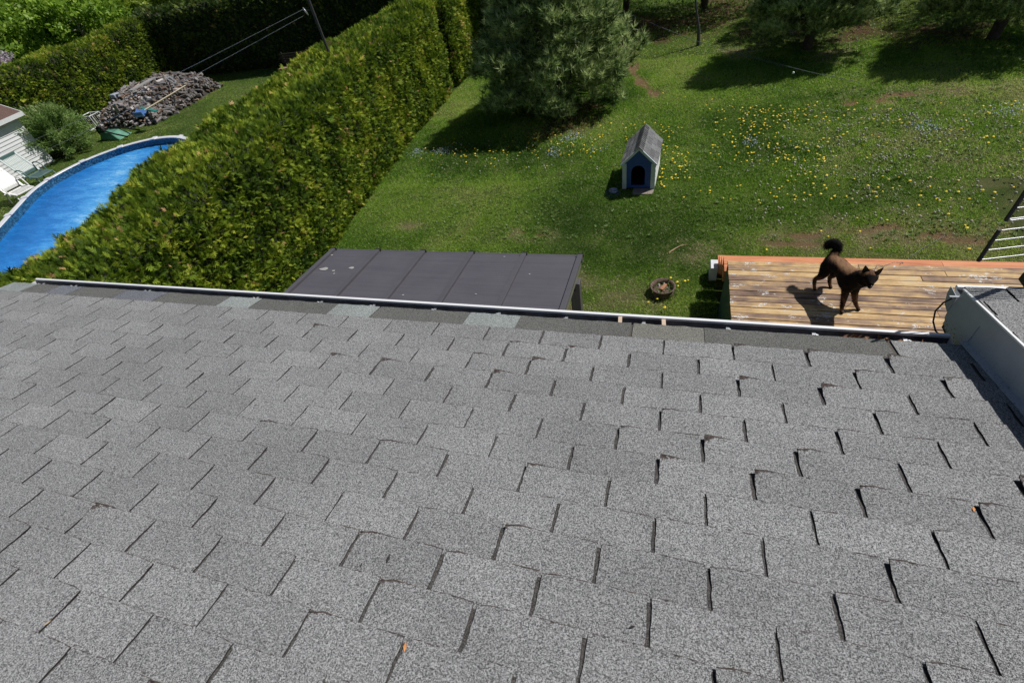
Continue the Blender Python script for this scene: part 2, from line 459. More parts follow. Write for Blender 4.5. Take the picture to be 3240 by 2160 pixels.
rest_V = []; rest_F = []; rest_m = []; rest_w = []; rest_t = []
for k, u in cand:
    p = rp(u, k); r_ = random.Random(int(k * 977 + u * 26 + 5000))
    # wear grows to the right and towards the eave, as in the photograph
    cx = p.x; prob = min(1, max(0, (cx + 3.4) / 4.2)); near_e = 0.35 + 0.65 * max(0, (k - 1) / 12)
    t_ = r_.random()
    if t_ < 0.42 * prob * near_e: me = r_.choice(curl)
    elif t_ < 0.25 + 0.7 * prob: me = r_.choice(mild)
    else: me = r_.choice(flat)
    lo = XL - p.x; hi = XW - 0.004 - p.x
    if lo > 0 or hi < TAB: me = clip_mesh(me, max(lo, -1), min(hi, 9))
    if (k, u) in chosen:
        o = bpy.data.objects.new('shingle', me); COL.objects.link(o); o.parent = house
        o.location = p - ORG['house']; o.rotation_euler = (-SLOPE + r_.uniform(-0.0015, 0.0015), 0, r_.uniform(-0.004, 0.004))
    else:
        base = len(rest_V)
        for v in me.vertices: rest_V.append((Rm @ v.co + p)[:])
        w = [d.value for d in me.attributes['wear'].data]; rest_w += w; rest_t += [r_.random()] * len(w)
        for f_ in me.polygons: rest_F.append([base + i for i in f_.vertices]); rest_m.append(f_.material_index)
me = bpy.data.meshes.new('shingle_rest')
me.from_pydata([(Vector(v) - ORG['house'])[:] for v in rest_V], [], rest_F)
for m_ in (MT['shingle'], MT['shingle_edge']): me.materials.append(m_)
me.polygons.foreach_set('material_index', rest_m)
a_ = me.attributes.new('wear', 'FLOAT', 'POINT'); a_.data.foreach_set('value', rest_w)
a_ = me.attributes.new('tint', 'FLOAT', 'POINT'); a_.data.foreach_set('value', rest_t)
o = link_mesh('outer_shingles', me, house); o['kind'] = 'stuff'

# starter course along the eave: long strips and pale pieces, cut where the photograph shows
def uv_x(u): return RO.x + u * TAB
cuts = [(-5.75, -5.41, 'strip_light'), (-5.40, -5.09, 'strip_dark'), (-5.09, -4.80, 'strip_navy'), (-4.79, -4.25, 'strip_dark'), (-4.25, -3.80, 'strip_navy'),
        (-3.79, -3.14, 'strip_dark'), (-3.14, -2.84, 'strip_light'), (-2.83, -2.16, 'strip_dark'), (-2.16, -1.82, 'strip_light'),
        (-1.81, -1.15, 'strip_dark'), (-1.15, -0.81, 'strip_light'), (-0.81, -0.14, 'strip_dark'), (-0.13, 0.25, 'strip_olive'),
        (0.25, 1.10, 'strip_dark'), (1.12, 1.42, 'strip_light2')]
MT['strip_light2'] = shingle_mat('starter_grey', (0.040, 0.041, 0.043), (0.41, 0.415, 0.415), brown=False, rnd=False)
for k, (x0, x1, mn) in enumerate(cuts):
    b = MB(); r_ = random.Random(k)
    n = 12; y0 = 13.94; y1 = 15.16
    top = []
    for i in range(n + 1):
        x = x0 + 0.0015 + (x1 - x0 - 0.003) * i / n
        for v in (y0, y1):
            q = rp(0, v, TH * 0.35 + (r_.uniform(-0.0003, 0.0003)))
            top.append(Vector((x, q.y + (r_.uniform(-0.003, 0.003) if v == y1 else 0), q.z)))
    bot = [p - ND * TH for p in top]; N_ = len(top)
    fs = []
    for i in range(n):
        a = 2 * i; fs += [(a, a + 2, a + 3, a + 1), (N_ + a, N_ + a + 1, N_ + a + 3, N_ + a + 2), (a + 1, a + 3, N_ + a + 3, N_ + a + 1), (a, N_ + a, N_ + a + 2, a + 2)]
    fs += [(0, 1, N_ + 1, N_), (2 * n, N_ + 2 * n, N_ + 2 * n + 1, 2 * n + 1)]
    b.add(top + bot, fs); b.build('starter_strip', MT[mn], house)

# fascia and soffit under the eave
b = MB(); ze = rp(0, EV).z
b.span((XL + 0.02, 1.955, ze - 0.20), (XW - 0.01, 1.975, ze - 0.012)); b.build('fascia', MT['white_paint'], house)
b = MB(); b.span((XL + 0.02, 1.60, ze - 0.20), (XW - 0.01, 1.953, ze - 0.185)); b.build('soffit', MT['white_paint'], house)

# gutter: U trough with a rolled white front lip
def gutter(x0, x1, yb, yf, zt, depth, name='gutter'):
    pr_ = [(yb, zt - 0.004), (yb, zt - depth), (yf - 0.035, zt - depth), (yf - 0.006, zt - depth * 0.45), (yf, zt - 0.012)]
    inner = MB(); n = len(pr_)
    vs = [Vector((x, y, z)) for x in (x0, x1) for y, z in pr_]
    fs = [(i, i + 1, n + i + 1, n + i) for i in range(n - 1)]
    t = 0.0015
    vs2 = [v + Vector((0, (0.5 if i % n > 2 else -0.5) * t * 2, -t)) for i, v in enumerate(vs)]
    inner.add(vs, fs, 0)
    inner.add(vs2, [tuple(reversed(f_)) for f_ in fs], 1)
    # end caps
    for x in (x0, x1):
        inner.add([Vector((x, y, z)) for y, z in pr_], [tuple(range(n))], 1)
    g = inner.build(name, [MT['gutter_in_shade'], MT['white_paint']], house)
    lip = MB()
    lip.span((x0, yf - 0.006, zt - 0.016), (x1, yf + 0.014, zt + 0.002))
    lip.build('front_lip', MT['white_paint'], g, bevel=0.003)
    return g
ZT = 3.305; YB = 1.985; YF = 2.072
g = gutter(-5.60, 1.405, YB, YF, ZT, 0.10)
def x_at(px, py, y):
    d = RC @ np.array([(px - 1620) / F_PX, (py - 1080) / F_PX, 1.0]); return (CAM + d * (y / d[1]))[0]
for px, py in ((126, 900), (226, 905), (460, 920), (800, 938), (1002, 948), (1170, 960), (1366, 973), (1572, 986), (1788, 1000), (2037, 1016), (2307, 1035), (2584, 1055), (2878, 1075)):
    x = x_at(px, py, 2.02)
    b = MB(); b.span((x - 0.011, YB + 0.001, ZT - 0.018), (x + 0.011, YB + 0.040, ZT - 0.006)); b.span((x - 0.009, YB + 0.041, ZT - 0.034), (x + 0.009, YF - 0.006, ZT - 0.028))
    b.span((x - 0.004, YB + 0.001, ZT - 0.0055), (x + 0.004, YB + 0.038, ZT - 0.001))
    b.span((x - 0.011, YB - 0.004, ZT - 0.025), (x + 0.011, YB + 0.0005, ZT + 0.001))
    b.build('gutter_hanger', MT['alu'], g)
mw = simple('wood_offcut', (0.62, 0.48, 0.36), 0.8, var=0.2)
for px, py in ((1962, 1010), (2101, 1018)):
    x = x_at(px, py, 2.02); b = MB(); b.box((x, 2.022, ZT - 0.004), (0.022, 0.072, 0.014), Matrix.Rotation(0.08, 3, 'Z')); b.build('wood_wedge', mw, g)

# ---- raised wing of the roof, right
zw = lambda y: 3.477 - 0.25 * (y - 2.224)        # top surface of the wing roof
wy0 = 2.224; wyb = -9.0
XR = 5.2
M_side = simple('wing_side_metal', (0.42, 0.45, 0.49), 0.45, var=0.06, scale=5)
# dirt spots near the foot of the white side
m, N, L, bs = mat('stained_shaded_flashing')
geo = N.new('ShaderNodeNewGeometry'); n = noise_node(N, L, 130, 2, 0.6, geo.outputs['Position']); sx = N.new('ShaderNodeSeparateXYZ'); L.new(geo.outputs['Position'], sx.inputs[0])
# height above the lower roof: z + 0.25*y
hh = maths(N, L, 'SUBTRACT', maths(N, L, 'ADD', sx.outputs[2], maths(N, L, 'MULTIPLY', sx.outputs[1], 0.25)), 3.835)
fade = maths(N, L, 'SUBTRACT', 0.10, maths(N, L, 'MULTIPLY', hh, 2.6))
sp = ramp(N, [(0.66, gray(0)), (0.72, gray(1))]); L.new(maths(N, L, 'ADD', n.outputs[0], maths(N, L, 'MULTIPLY', fade, 0.55)), sp.inputs[0])
n2 = noise_node(N, L, 7, 3, 0.6, geo.outputs['Position']); br = ramp(N, [(0.3, (0.36, 0.39, 0.43)), (0.7, (0.43, 0.455, 0.49))]); L.new(n2.outputs[0], br.inputs[0])  # white sheet made blue-grey: its shade put into the base colour
col = mixc(N, L, br.outputs[0], (0.06, 0.055, 0.06), sp.outputs[0]); L.new(col, bs.inputs['Base Color']); bs.inputs['Roughness'].default_value = 0.4
M_side = m
wing = MB()
zs = lambda y, h: (zw(y) - h)
# side sheet in two planes with a fold, standing on the lower roof
yN = -9.0
def strip(y_a, y_b, h0, h1, x0, x1, mb, n=24):
    vs = []; fs = []
    for i in range(n + 1):
        y = y_a + (y_b - y_a) * i / n
        vs += [Vector((x0, y, zw(y) - h0)), Vector((x1, y, zw(y) - h1))]
    fs = [(2 * i, 2 * i + 2, 2 * i + 3, 2 * i + 1) for i in range(n)]
    mb.add(vs, fs)
wb = MB()
strip(wyb, 2.224, 0.0, 0.085, 1.428, 1.432, wb)
strip(wyb, 2.224, 0.085, 0.0885, 1.432, 1.4365, wb)
strip(wyb, 2.224, 0.0885, 0.235, 1.4365, 1.4365, wb)
wb.build('raised_side', M_side, house)
# rounded front end of the side panel that overhangs the lower gutter
fb = MB()
pts = [(2.224, zw(2.224)), (2.235, 3.40), (2.245, 3.33), (2.235, 3.28), (2.19, 3.245), (2.12, 3.235), (2.05, 3.25), (2.0, zw(2.0) - 0.235), (2.0, zw(2.0) - 0.0885)]
fb.poly([Vector((1.4335, y, z)) for y, z in pts], (0.003, 0, 0)); fb.build('side_end_panel', M_side, house)
# flashing on the lower roof along the foot
fl = MB()
vs = []
for i in range(25):
    y = -9.0 + (2.0 + 9.0) * i / 24
    zl = (RO.z - math.tan(SLOPE) * (y - RO.y)) + TH * 2.2
    vs += [Vector((1.405, y, zl)), Vector((1.4375, y, zl + 0.004))]
fl.add(vs, [(2 * i, 2 * i + 2, 2 * i + 3, 2 * i + 1) for i in range(24)])
fl.add([v - Vector((0, 0, 0.003)) for v in vs[::2]] + vs[::2], [(i, i + 1, 26 + i, 25 + i) for i in range(24)])
fl.build('flashing', M_side, house)
# drip edge, roof boards and shingles of the wing
de = MB(); strip(wyb, 2.226, -0.002, 0.006, 1.424, 1.424, de); strip(wyb, 2.226, -0.002, -0.001, 1.424, 1.436, de)
de.build('drip_edge', MT['white_paint'], house)
wbod = MB()
wbod.poly([Vector((1.440, 2.222, zw(2.222) - 0.008)), Vector((1.440, wyb, zw(wyb) - 0.008)), Vector((1.440, wyb, 3.0)), Vector((1.440, 2.222, 3.22))], (XR - 1.44, 0, 0))
wbod.build('wing_body', simple('wing_boards', (0.05, 0.045, 0.042), 0.9), house)
sl2 = math.atan(0.25)
row_y = [2.245, 2.108, 1.970, 1.832, 1.694, 1.556]
wing_tabs = []
for r_i, yb_ in enumerate(row_y):
    off = [1.595, 1.451, 1.62, 1.47, 1.64, 1.50][r_i]
    x = off - TAB * 2
    while x < 4.6:
        if x + TAB > 1.436:
            rr = random.Random(r_i * 71 + int(x * 100))
            me = rr.choice(flat + mild)
            lo = 1.437 - x
            if lo > 0: me = clip_mesh(me, lo, 9)
            o = bpy.data.objects.new('wing_shingle', me); COL.objects.link(o); o.parent = house
            yt = yb_ - EXP * math.cos(sl2)
            o.location = Vector((x, yt, zw(yt) - 0.006)) - ORG['house']; o.rotation_euler = (-sl2, 0, 0)
        x += TAB
wr = MB()
y = row_y[-1] - EXP
wr.add([Vector((1.437, y + 0.02, zw(y + 0.02) - 0.002)), Vector((XR, y + 0.02, zw(y + 0.02) - 0.002)), Vector((XR, wyb, zw(wyb) - 0.002)), Vector((1.437, wyb, zw(wyb) - 0.002))], [(0, 1, 2, 3)])
wr.build('wing_upper_roof', MT['strip_light2'], house)
ZW = zw(2.24)
g2 = gutter(1.452, XR, 2.245, 2.318, ZW - 0.055, 0.10)
# open white end plate of the wing gutter and the dark tube hanging in a bow from it
b = MB(); b.poly([Vector((1.43, y, z)) for y, z in ((2.24, ZW - 0.06), (2.325, ZW - 0.06), (2.322, ZW - 0.10), (2.29, ZW - 0.15), (2.24, ZW - 0.16))], (0.0025, 0, 0))
b.span((1.40, 2.236, ZW - 0.062), (1.452, 2.246, ZW - 0.056)); b.build('gutter_end_cap', M_side, g2)
b = MB(); P_ = [(1.418, 2.243, ZW - 0.07), (1.405, 2.262, ZW - 0.12), (1.395, 2.262, ZW - 0.18), (1.395, 2.23, ZW - 0.225), (1.40, 2.18, ZW - 0.245), (1.41, 2.12, ZW - 0.235)]
b.tube(P_, 0.0042, 8); b.build('hanging_cable', MT['black'], house)
# ================================================================== GROUND
def gz(px, py, z=0.0):
    d = RC @ np.array([(px - 1620) / F_PX, (py - 1080) / F_PX, 1.0])
    return CAM + d * ((z - CAM[2]) / d[2])
def seg_d(P, a, b):
    a = np.array(a); b = np.array(b); ab = b - a; t = np.clip(((P - a) @ ab) / (ab @ ab), 0, 1)
    return np.linalg.norm(P - (a + t[..., None] * ab), axis=-1)
PATHS = [((1962, 95), (1985, 180), 0.42), ((1985, 180), (2005, 230), 0.30), ((2005, 230), (2035, 265), 0.26), ((2035, 265), (2075, 300), 0.22)]
PATCH = [(2760, 322, 0.62, 0.30), (2860, 300, 0.5, 0.2), (2950, 292, 0.45, 0.2), (3050, 300, 0.35, 0.2), (2700, 330, 0.3, 0.15),
         (2440, 770, 0.5, 0.10), (2560, 745, 0.45, 0.12), (2700, 730, 0.6, 0.12), (2850, 720, 0.6, 0.12), (2960, 740, 0.5, 0.15), (3080, 760, 0.5, 0.15),
         (2540, 770, 0.3, 0.08), (1660, 735, 0.35, 0.14), (1700, 745, 0.2, 0.10), (1780, 985, 0.3, 0.1)]
def dirt(P):
    P = np.asarray(P)[..., :2]; w = np.zeros(P.shape[:-1])
    n1 = fbm(P, 2.6, 31, 4)
    for a, b_, r_ in PATHS:
        d = seg_d(P, gz(*a)[:2], gz(*b_)[:2]); w = np.maximum(w, 1 - d / r_)
    for px, py, rx, ry in PATCH:
        c_ = gz(px, py)[:2]; d = np.hypot((P[..., 0] - c_[0]) / rx, (P[..., 1] - c_[1]) / ry); w = np.maximum(w, (1 - d) * 0.75)
    return np.clip((w + (n1 - 0.5) * 1.5 - 0.15) * 2.0, 0, 1) * np.clip(w * 6, 0, 1)
DRY = [(2780, 745, 2.1, 0.75), (2500, 760, 1.0, 0.45), (3100, 740, 1.4, 0.7), (1650, 745, 0.8, 0.35), (1780, 960, 0.8, 0.6), (2190, 800, 0.55, 0.5), (2620, 160, 0.7, 1.5), (2000, 930, 0.7, 0.5),
       (3000, 300, 1.6, 0.6), (2350, 160, 0.8, 0.9), (1800, 900, 0.5, 0.7), (1280, 720, 0.6, 0.3)]
def dryness(P):
    P = np.asarray(P)[..., :2]; w = np.zeros(P.shape[:-1])
    for px, py, rx, ry in DRY:
        c_ = gz(px, py)[:2]; d = np.hypot((P[..., 0] - c_[0]) / rx, (P[..., 1] - c_[1]) / ry); w = np.maximum(w, 1.15 - d)
    w = np.maximum(w, np.clip((P[..., 0] - 2.6) / 4, 0, .35) * (P[..., 1] < 14))
    return np.clip(np.clip(w, 0, 1) * 1.1 * (fbm(P, 3.4, 91, 4) * 2.4 - 0.70), 0, 1)
def litter(P):      # brown needle litter under the back trees
    P = np.asarray(P)[..., :2]
    w = np.zeros(P.shape[:-1])
    for c_, r_ in (((-0.6, 21.0), 2.6), ((1.6, 22.4), 2.2), ((-3.2, 13.4), 1.7), ((3.4, 19.4), 2.0), ((5.2, 18.5), 1.7), ((7.0, 17.0), 1.6)):
        w = np.maximum(w, 1 - np.hypot(P[..., 0] - c_[0], P[..., 1] - c_[1]) / r_)
    return np.clip((w + (fbm(P, 1.5, 77, 4) - 0.5) * 1.8 - 0.1) * 1.6, 0, 1) * np.clip(w * 5, 0, 1)
def hgt(P):
    P = np.asarray(P)[..., :2]
    return (fbm(P, 0.35, 5, 3) - 0.5) * 0.10 * np.clip((P[..., 1] - 4.5) / 4, 0, 1) - dirt(P) * 0.025
xs = np.concatenate([[-600, -300, -150, -90, -60], np.arange(-45, -9, 0.6), np.arange(-9, 12, 0.14), [12.5, 14, 18, 26, 45, 90, 200, 600]])
ys = np.concatenate([[-300, -100, -40, -15, -6, -1, 1.5, 3.5], np.arange(4, 24, 0.14), np.arange(24, 40, 0.8), [45, 60, 90, 150, 300, 700]])
GX, GY = np.meshgrid(xs, ys); GP = np.stack([GX, GY], -1)
GZ = np.where((np.abs(GX) < 44) & (GY < 39) & (GY > 3.6), hgt(GP), 0.0)
nx, ny = len(xs), len(ys)
V = np.stack([GX, GY, GZ], -1).reshape(-1, 3)
ii = (np.arange(ny - 1)[:, None] * nx + np.arange(nx - 1)[None]).reshape(-1, 1)
Fq = np.concatenate([ii, ii + 1, ii + nx + 1, ii + nx], 1)
m, N, L, bs = mat('lawn_soil')
geo = N.new('ShaderNodeNewGeometry')
n1 = noise_node(N, L, 1.3, 5, 0.6, geo.outputs['Position']); n2 = noise_node(N, L, 30, 3, 0.7, geo.outputs['Position']); n3 = noise_node(N, L, 120, 2, 0.6, geo.outputs['Position'])
g1 = ramp(N, [(0.30, (0.030, 0.065, 0.012)), (0.52, (0.085, 0.13, 0.028)), (0.70, (0.18, 0.18, 0.075))])
L.new(maths(N, L, 'ADD', maths(N, L, 'MULTIPLY', n1.outputs[0], 0.55), maths(N, L, 'MULTIPLY', n2.outputs[0], 0.45)), g1.inputs[0])
ad = N.new('ShaderNodeAttribute'); ad.attribute_name = 'dirt'; al_ = N.new('ShaderNodeAttribute'); al_.attribute_name = 'litter'
d1 = ramp(N, [(0.3, (0.16, 0.095, 0.055)), (0.55, (0.27, 0.165, 0.095)), (0.75, (0.36, 0.25, 0.16))])
L.new(maths(N, L, 'ADD', maths(N, L, 'MULTIPLY', n2.outputs[0], 0.6), maths(N, L, 'MULTIPLY', n3.outputs[0], 0.4)), d1.inputs[0])
l1 = ramp(N, [(0.35, (0.07, 0.04, 0.022)), (0.65, (0.17, 0.10, 0.06))]); L.new(n2.outputs[0], l1.inputs[0])
col = mixc(N, L, g1.outputs[0], l1.outputs[0], al_.outputs['Fac']); dd = N.new('ShaderNodeAttribute'); dd.attribute_name = 'dry'; col = mixc(N, L, col, (0.25, 0.20, 0.115), maths(N, L, 'MULTIPLY', dd.outputs['Fac'], 0.8)); col = mixc(N, L, col, d1.outputs[0], ad.outputs['Fac'])
L.new(col, bs.inputs['Base Color']); bs.inputs['Roughness'].default_value = 1.0; bs.inputs['Specular IOR Level'].default_value = 0.1
bump(N, L, maths(N, L, 'ADD', n2.outputs[0], n3.outputs[0]), bs, 0.9, 0.04)
near = (np.abs(GX) < 30) & (GY < 40) & (GY > 3)
ground = np_mesh('ground', V, Fq, m, attrs={'dirt': np.where(near, dirt(GP), 0).ravel(), 'litter': np.where(near, litter(GP), 0).ravel(), 'dry': np.where(near, dryness(GP), 0).ravel()}, smooth=True)
tag(ground, 'uneven back garden lawn with bare brown patches', kind='structure')

# ------------------------------------------------------------------ grass
grass_m = leaf_mat('grass_blades', [(0.0, (0.050, 0.135, 0.014)), (0.35, (0.19, 0.36, 0.035)), (0.6, (0.38, 0.56, 0.075)), (0.8, (0.46, 0.54, 0.15)), (0.92, (0.60, 0.53, 0.28)), (1.0, (0.74, 0.67, 0.46))], 0.45, 0.5)
def grass_area(n, xr, yr, hl, wd, seed, keep=None, dry=0.0):
    P = np.stack([rng.uniform(*xr, n), rng.uniform(*yr, n), np.zeros(n)], -1)
    ok = seen(P, 120)
    P = P[ok]
    if keep is not None: P = P[keep(P)]
    dm = dirt(P); lm = litter(P); dr = dryness(P) * (1 if dry < 0.05 else 0); clump = fbm(P, 2.4, seed, 4); big = fbm(P, 0.55, seed + 3, 3)
    k = (rng.random(len(P)) > dm * 0.93) & (rng.random(len(P)) > dr * 0.62) & (rng.random(len(P)) > lm * 0.75) & (rng.random(len(P)) < 0.35 + 1.3 * clump)
    P = P[k]; clump = clump[k]; big = big[k]; dm = dm[k]; dr = dr[k]; n = len(P)
    P[:, 2] = hgt(P)
    L_ = rng.uniform(*hl, n) * (0.45 + 1.15 * clump) * (1 - 0.4 * dr); W_ = rng.uniform(*wd, n)
    D = unit(np.stack([rng.normal(0, 0.75, n), rng.normal(0, 0.75, n), rng.uniform(0.35, 1.0, n)], -1))
    S = perp(D)
    t = 0.36 + (big - 0.5) * 1.2 + rng.normal(0, 0.16, n) + (clump < 0.42) * 0.10 + dry + dm * 0.2 + dr * 0.30
    out = rng.random(n); t = np.where(out > 0.965 - dr * 0.5, 0.93 + 0.07 * rng.random(n), np.clip(t, 0, 0.84))
    return blades(P, D, S, L_, W_, t)
not_built = lambda P: ~((P[:, 0] > 0.86) & (P[:, 1] < 6.9)) & ~((P[:, 0] < np.interp(P[:, 1], [-1.2, 2, 7, 9, 11, 13, 16, 19, 23, 26], [-6.75, -6.75, -6.82, -7.02, -7.18, -7.28, -7.30, -7.15, -7.6, -8.4]) - 0.12) & (P[:, 0] > -9.2)) & ~((np.abs(P[:, 0] + 0.61) < 0.30) & (P[:, 1] > 9.4) & (P[:, 1] < 10.4))
parts = [grass_area(330000, (-7.4, 5.2), (4.8, 9.8), (0.025, 0.06), (0.006, 0.012), 41, not_built),
         grass_area(420000, (-7.6, 8.5), (9.6, 17.5), (0.03, 0.07), (0.009, 0.017), 41, not_built),
         grass_area(130000, (-8.5, 10.5), (17.3, 27.0), (0.03, 0.08), (0.010, 0.02), 41, not_built, 0.03)]
V, T, C_ = merge(parts)
gr = np_mesh('grass', V, T, grass_m, C_); tag(gr, 'sunlit green grass of the back lawn, ragged and mixed with clover', kind='stuff')
nb = lambda P: (np.hypot(P[:, 0] + 14.4, P[:, 1] - 8.35) > 2.45)
parts = [grass_area(150000, (-27, -9.0), (4.5, 22.0), (0.02, 0.05), (0.010, 0.02), 55, nb, 0.08)]
V, T, C_ = merge(parts)
gr = np_mesh('grass', V, T, grass_m, C_); tag(gr, 'short mown grass of the neighbouring garden', kind='stuff')

# ------------------------------------------------------------------ broad leaved weeds in the lawn
weed_m = leaf_mat('weed_leaves', [(0, (0.06, 0.12, 0.02)), (0.5, (0.13, 0.22, 0.04)), (1, (0.22, 0.30, 0.10))], 0.3, 0.5)
def in_px(n, box, z=0.0):
    P = []
    while len(P) < n:
        px = rng.uniform(box[0], box[2]); py = rng.uniform(box[1], box[3]); P.append(gz(px, py, z))
    return np.array(P)
def flower_density(box, n, power=1.0, seed=3, thr=0.5):
    out = []
    while len(out) < n:
        px, py = rng.uniform(box[0], box[2]), rng.uniform(box[1], box[3]); p = gz(px, py)
        d = fbm(p[None, :2], 1.1, seed, 3)[0]
        if d > thr - 0.15 * rng.random() and rng.random() < power: out.append(p)
    return out
W_ = in_px(2600, (1300, 300, 3240, 760)); W2 = in_px(1500, (2300, 40, 3240, 300)); Wp = np.concatenate([W_, W2])
Wp = Wp[(fbm(Wp[:, :2], 1.6, 9, 3) > 0.46) & (Wp[:, 0] > -6.9)]
nL = 7; P = np.repeat(Wp, nL, 0); n = len(P); P[:, 2] = hgt(P) + 0.012
az = rng.uniform(0, 2 * PI, n); D = unit(np.stack([np.cos(az), np.sin(az), rng.uniform(0.2, 0.9, n)], -1)); S = unit(np.cross(D, [0, 0, 1]) + rng.normal(0, 0.15, (n, 3)))
V, T, C_ = quads(P, D, S, rng.uniform(0.03, 0.085, n), rng.uniform(0.010, 0.020, n), np.clip(rng.normal(0.5, 0.22, n), 0, 1))
o = np_mesh('lawn_weeds', V, T, weed_m, C_); tag(o, 'rosettes of dandelion leaves and clover scattered through the lawn', kind='stuff')

# ------------------------------------------------------------------ dandelions
ym = simple('dandelion_yellow', (0.85, 0.62, 0.015), 0.6, var=0.15, scale=20)
cm_ = simple('seed_head_grey', (0.42, 0.42, 0.35), 0.95, var=0.25, scale=20)
stm = simple('flower_stem', (0.12, 0.20, 0.05), 0.7)
def flower_mesh(kind, seed):
    b = MB(); r_ = random.Random(seed)
    h = r_.uniform(0.035, 0.07) if kind == 'dandelion' else r_.uniform(0.06, 0.11)
    lean = Vector((r_.uniform(-0.012, 0.012), r_.uniform(-0.012, 0.012), h))
    b.tube([(0, 0, 0), lean], 0.0018, 3, mi=1, cap=False)
    if kind == 'dandelion':
        q = Vector((r_.uniform(-.3, .3), r_.uniform(-.3, .3), 1)).to_track_quat('Z', 'Y').to_matrix(); n_ = 9
        vs = [lean + Vector((0, 0, 0.007))] + [lean + q @ Vector((0.018 * math.cos(2 * PI * i / n_) * r_.uniform(.85, 1.1), 0.018 * math.sin(2 * PI * i / n_) * r_.uniform(.85, 1.1), 0)) for i in range(n_)] + [lean + Vector((0, 0, -0.008))]
        b.add(vs, [(0, i + 1, (i + 1) % n_ + 1) for i in range(n_)] + [(n_ + 1, (i + 1) % n_ + 1, i + 1) for i in range(n_)], 0)
    else:
        b.sphere(lean + Vector((0, 0, 0.012)), 0.018, 7, 5)
    me = bpy.data.meshes.new(kind); me.from_pydata(b.v, [], b.f)
    for m_ in ((ym, stm) if kind == 'dandelion' else (cm_, stm)): me.materials.append(m_)
    me.polygons.foreach_set('material_index', b.m); me.update(); return me
DM = [flower_mesh('dandelion', k) for k in range(6)]; SM = [flower_mesh('seed_head', k) for k in range(5)]
pts = flower_density((1430, 425, 1900, 500), 105, 1, 3, 0.42) + flower_density((1300, 395, 1800, 540), 40, 1, 5, 0.4) + flower_density((2080, 400, 2180, 580), 60, 1, 6, 0.38) + \
    flower_density((1900, 390, 2100, 460), 22, 1, 7, 0.3) + flower_density((2230, 340, 2620, 520), 150, 1, 4, 0.42) + flower_density((2340, 350, 2560, 420), 60, 1, 21, 0.42) + \
    flower_density((2500, 330, 3240, 640), 120, 1, 8, 0.45) + flower_density((2150, 480, 2700, 640), 40, 1, 9, 0.42) + flower_density((2050, 130, 2400, 380), 18, 1, 10, 0.3) + \
    flower_density((1200, 360, 1450, 560), 16, 1, 11, 0.35) + flower_density((2050, 560, 2110, 600), 12, 1, 12, 0.3) + flower_density((2400, 600, 3200, 800), 22, 1, 13, 0.35) + \
    [gz(*q) for q in ((2122, 889), (2140, 903), (2131, 905), (2147, 908), (2079, 953), (2102, 987), (2262, 830), (2175, 890), (2168, 893), (2052, 962))]
pu = flower_density((2360, 360, 3240, 720), 330, 1, 14, 0.44) + flower_density((2450, 350, 2900, 480), 110, 1, 4, 0.44) + flower_density((1400, 440, 1900, 560), 30, 1, 15, 0.4) + flower_density((2750, 500, 2860, 570), 30, 1, 16, 0.2)
bad = lambda p: ((p[0] > 0.8) and p[1] < 7.1) or (p[0] < -6.75) or (abs(p[0] + 0.61) < 0.42 and 9.2 < p[1] < 10.5)
def plant(points, meshes, name, label, cat, group, smat, mname):
    points = [p for p in points if not bad(p)]
    points.sort(key=lambda p: np.hypot(p[0], p[1]))
    V = []; Fc = []; Mi = []
    for i, p in enumerate(points):
        z = float(hgt(np.array([p[:2]]))[0]); me = random.choice(meshes); s = random.uniform(0.75, 1.3); rz = random.uniform(0, 6)
        if i < 300:
            o = bpy.data.objects.new(name, me); COL.objects.link(o); o.location = (p[0], p[1], z); o.rotation_euler = (0, 0, rz); o.scale = (s, s, s)
            tag(o, label, cat, group)
        else:
            Rz = Matrix.Rotation(rz, 3, 'Z'); b0 = len(V)
            V += [(Rz @ v.co * s + Vector((p[0], p[1], z)))[:] for v in me.vertices]
            for f_ in me.polygons: Fc.append([b0 + q for q in f_.vertices]); Mi.append(f_.material_index)
    if V:
        me = bpy.data.meshes.new(name + '_rest'); me.from_pydata(V, [], Fc)
        for m_ in smat: me.materials.append(m_)
        me.polygons.foreach_set('material_index', Mi); o = link_mesh(mname, me); tag(o, 'further ' + label, kind='stuff')
plant(pts, DM, 'dandelion', 'open yellow dandelion flower standing in the lawn grass', 'flower', 'yellow dandelions in the lawn', (ym, stm), 'far_dandelions')
plant(pu, SM, 'seed_head', 'round grey dandelion seed head standing in the lawn grass', 'seed head', 'grey dandelion clocks in the lawn', (cm_, stm), 'far_seed_heads')
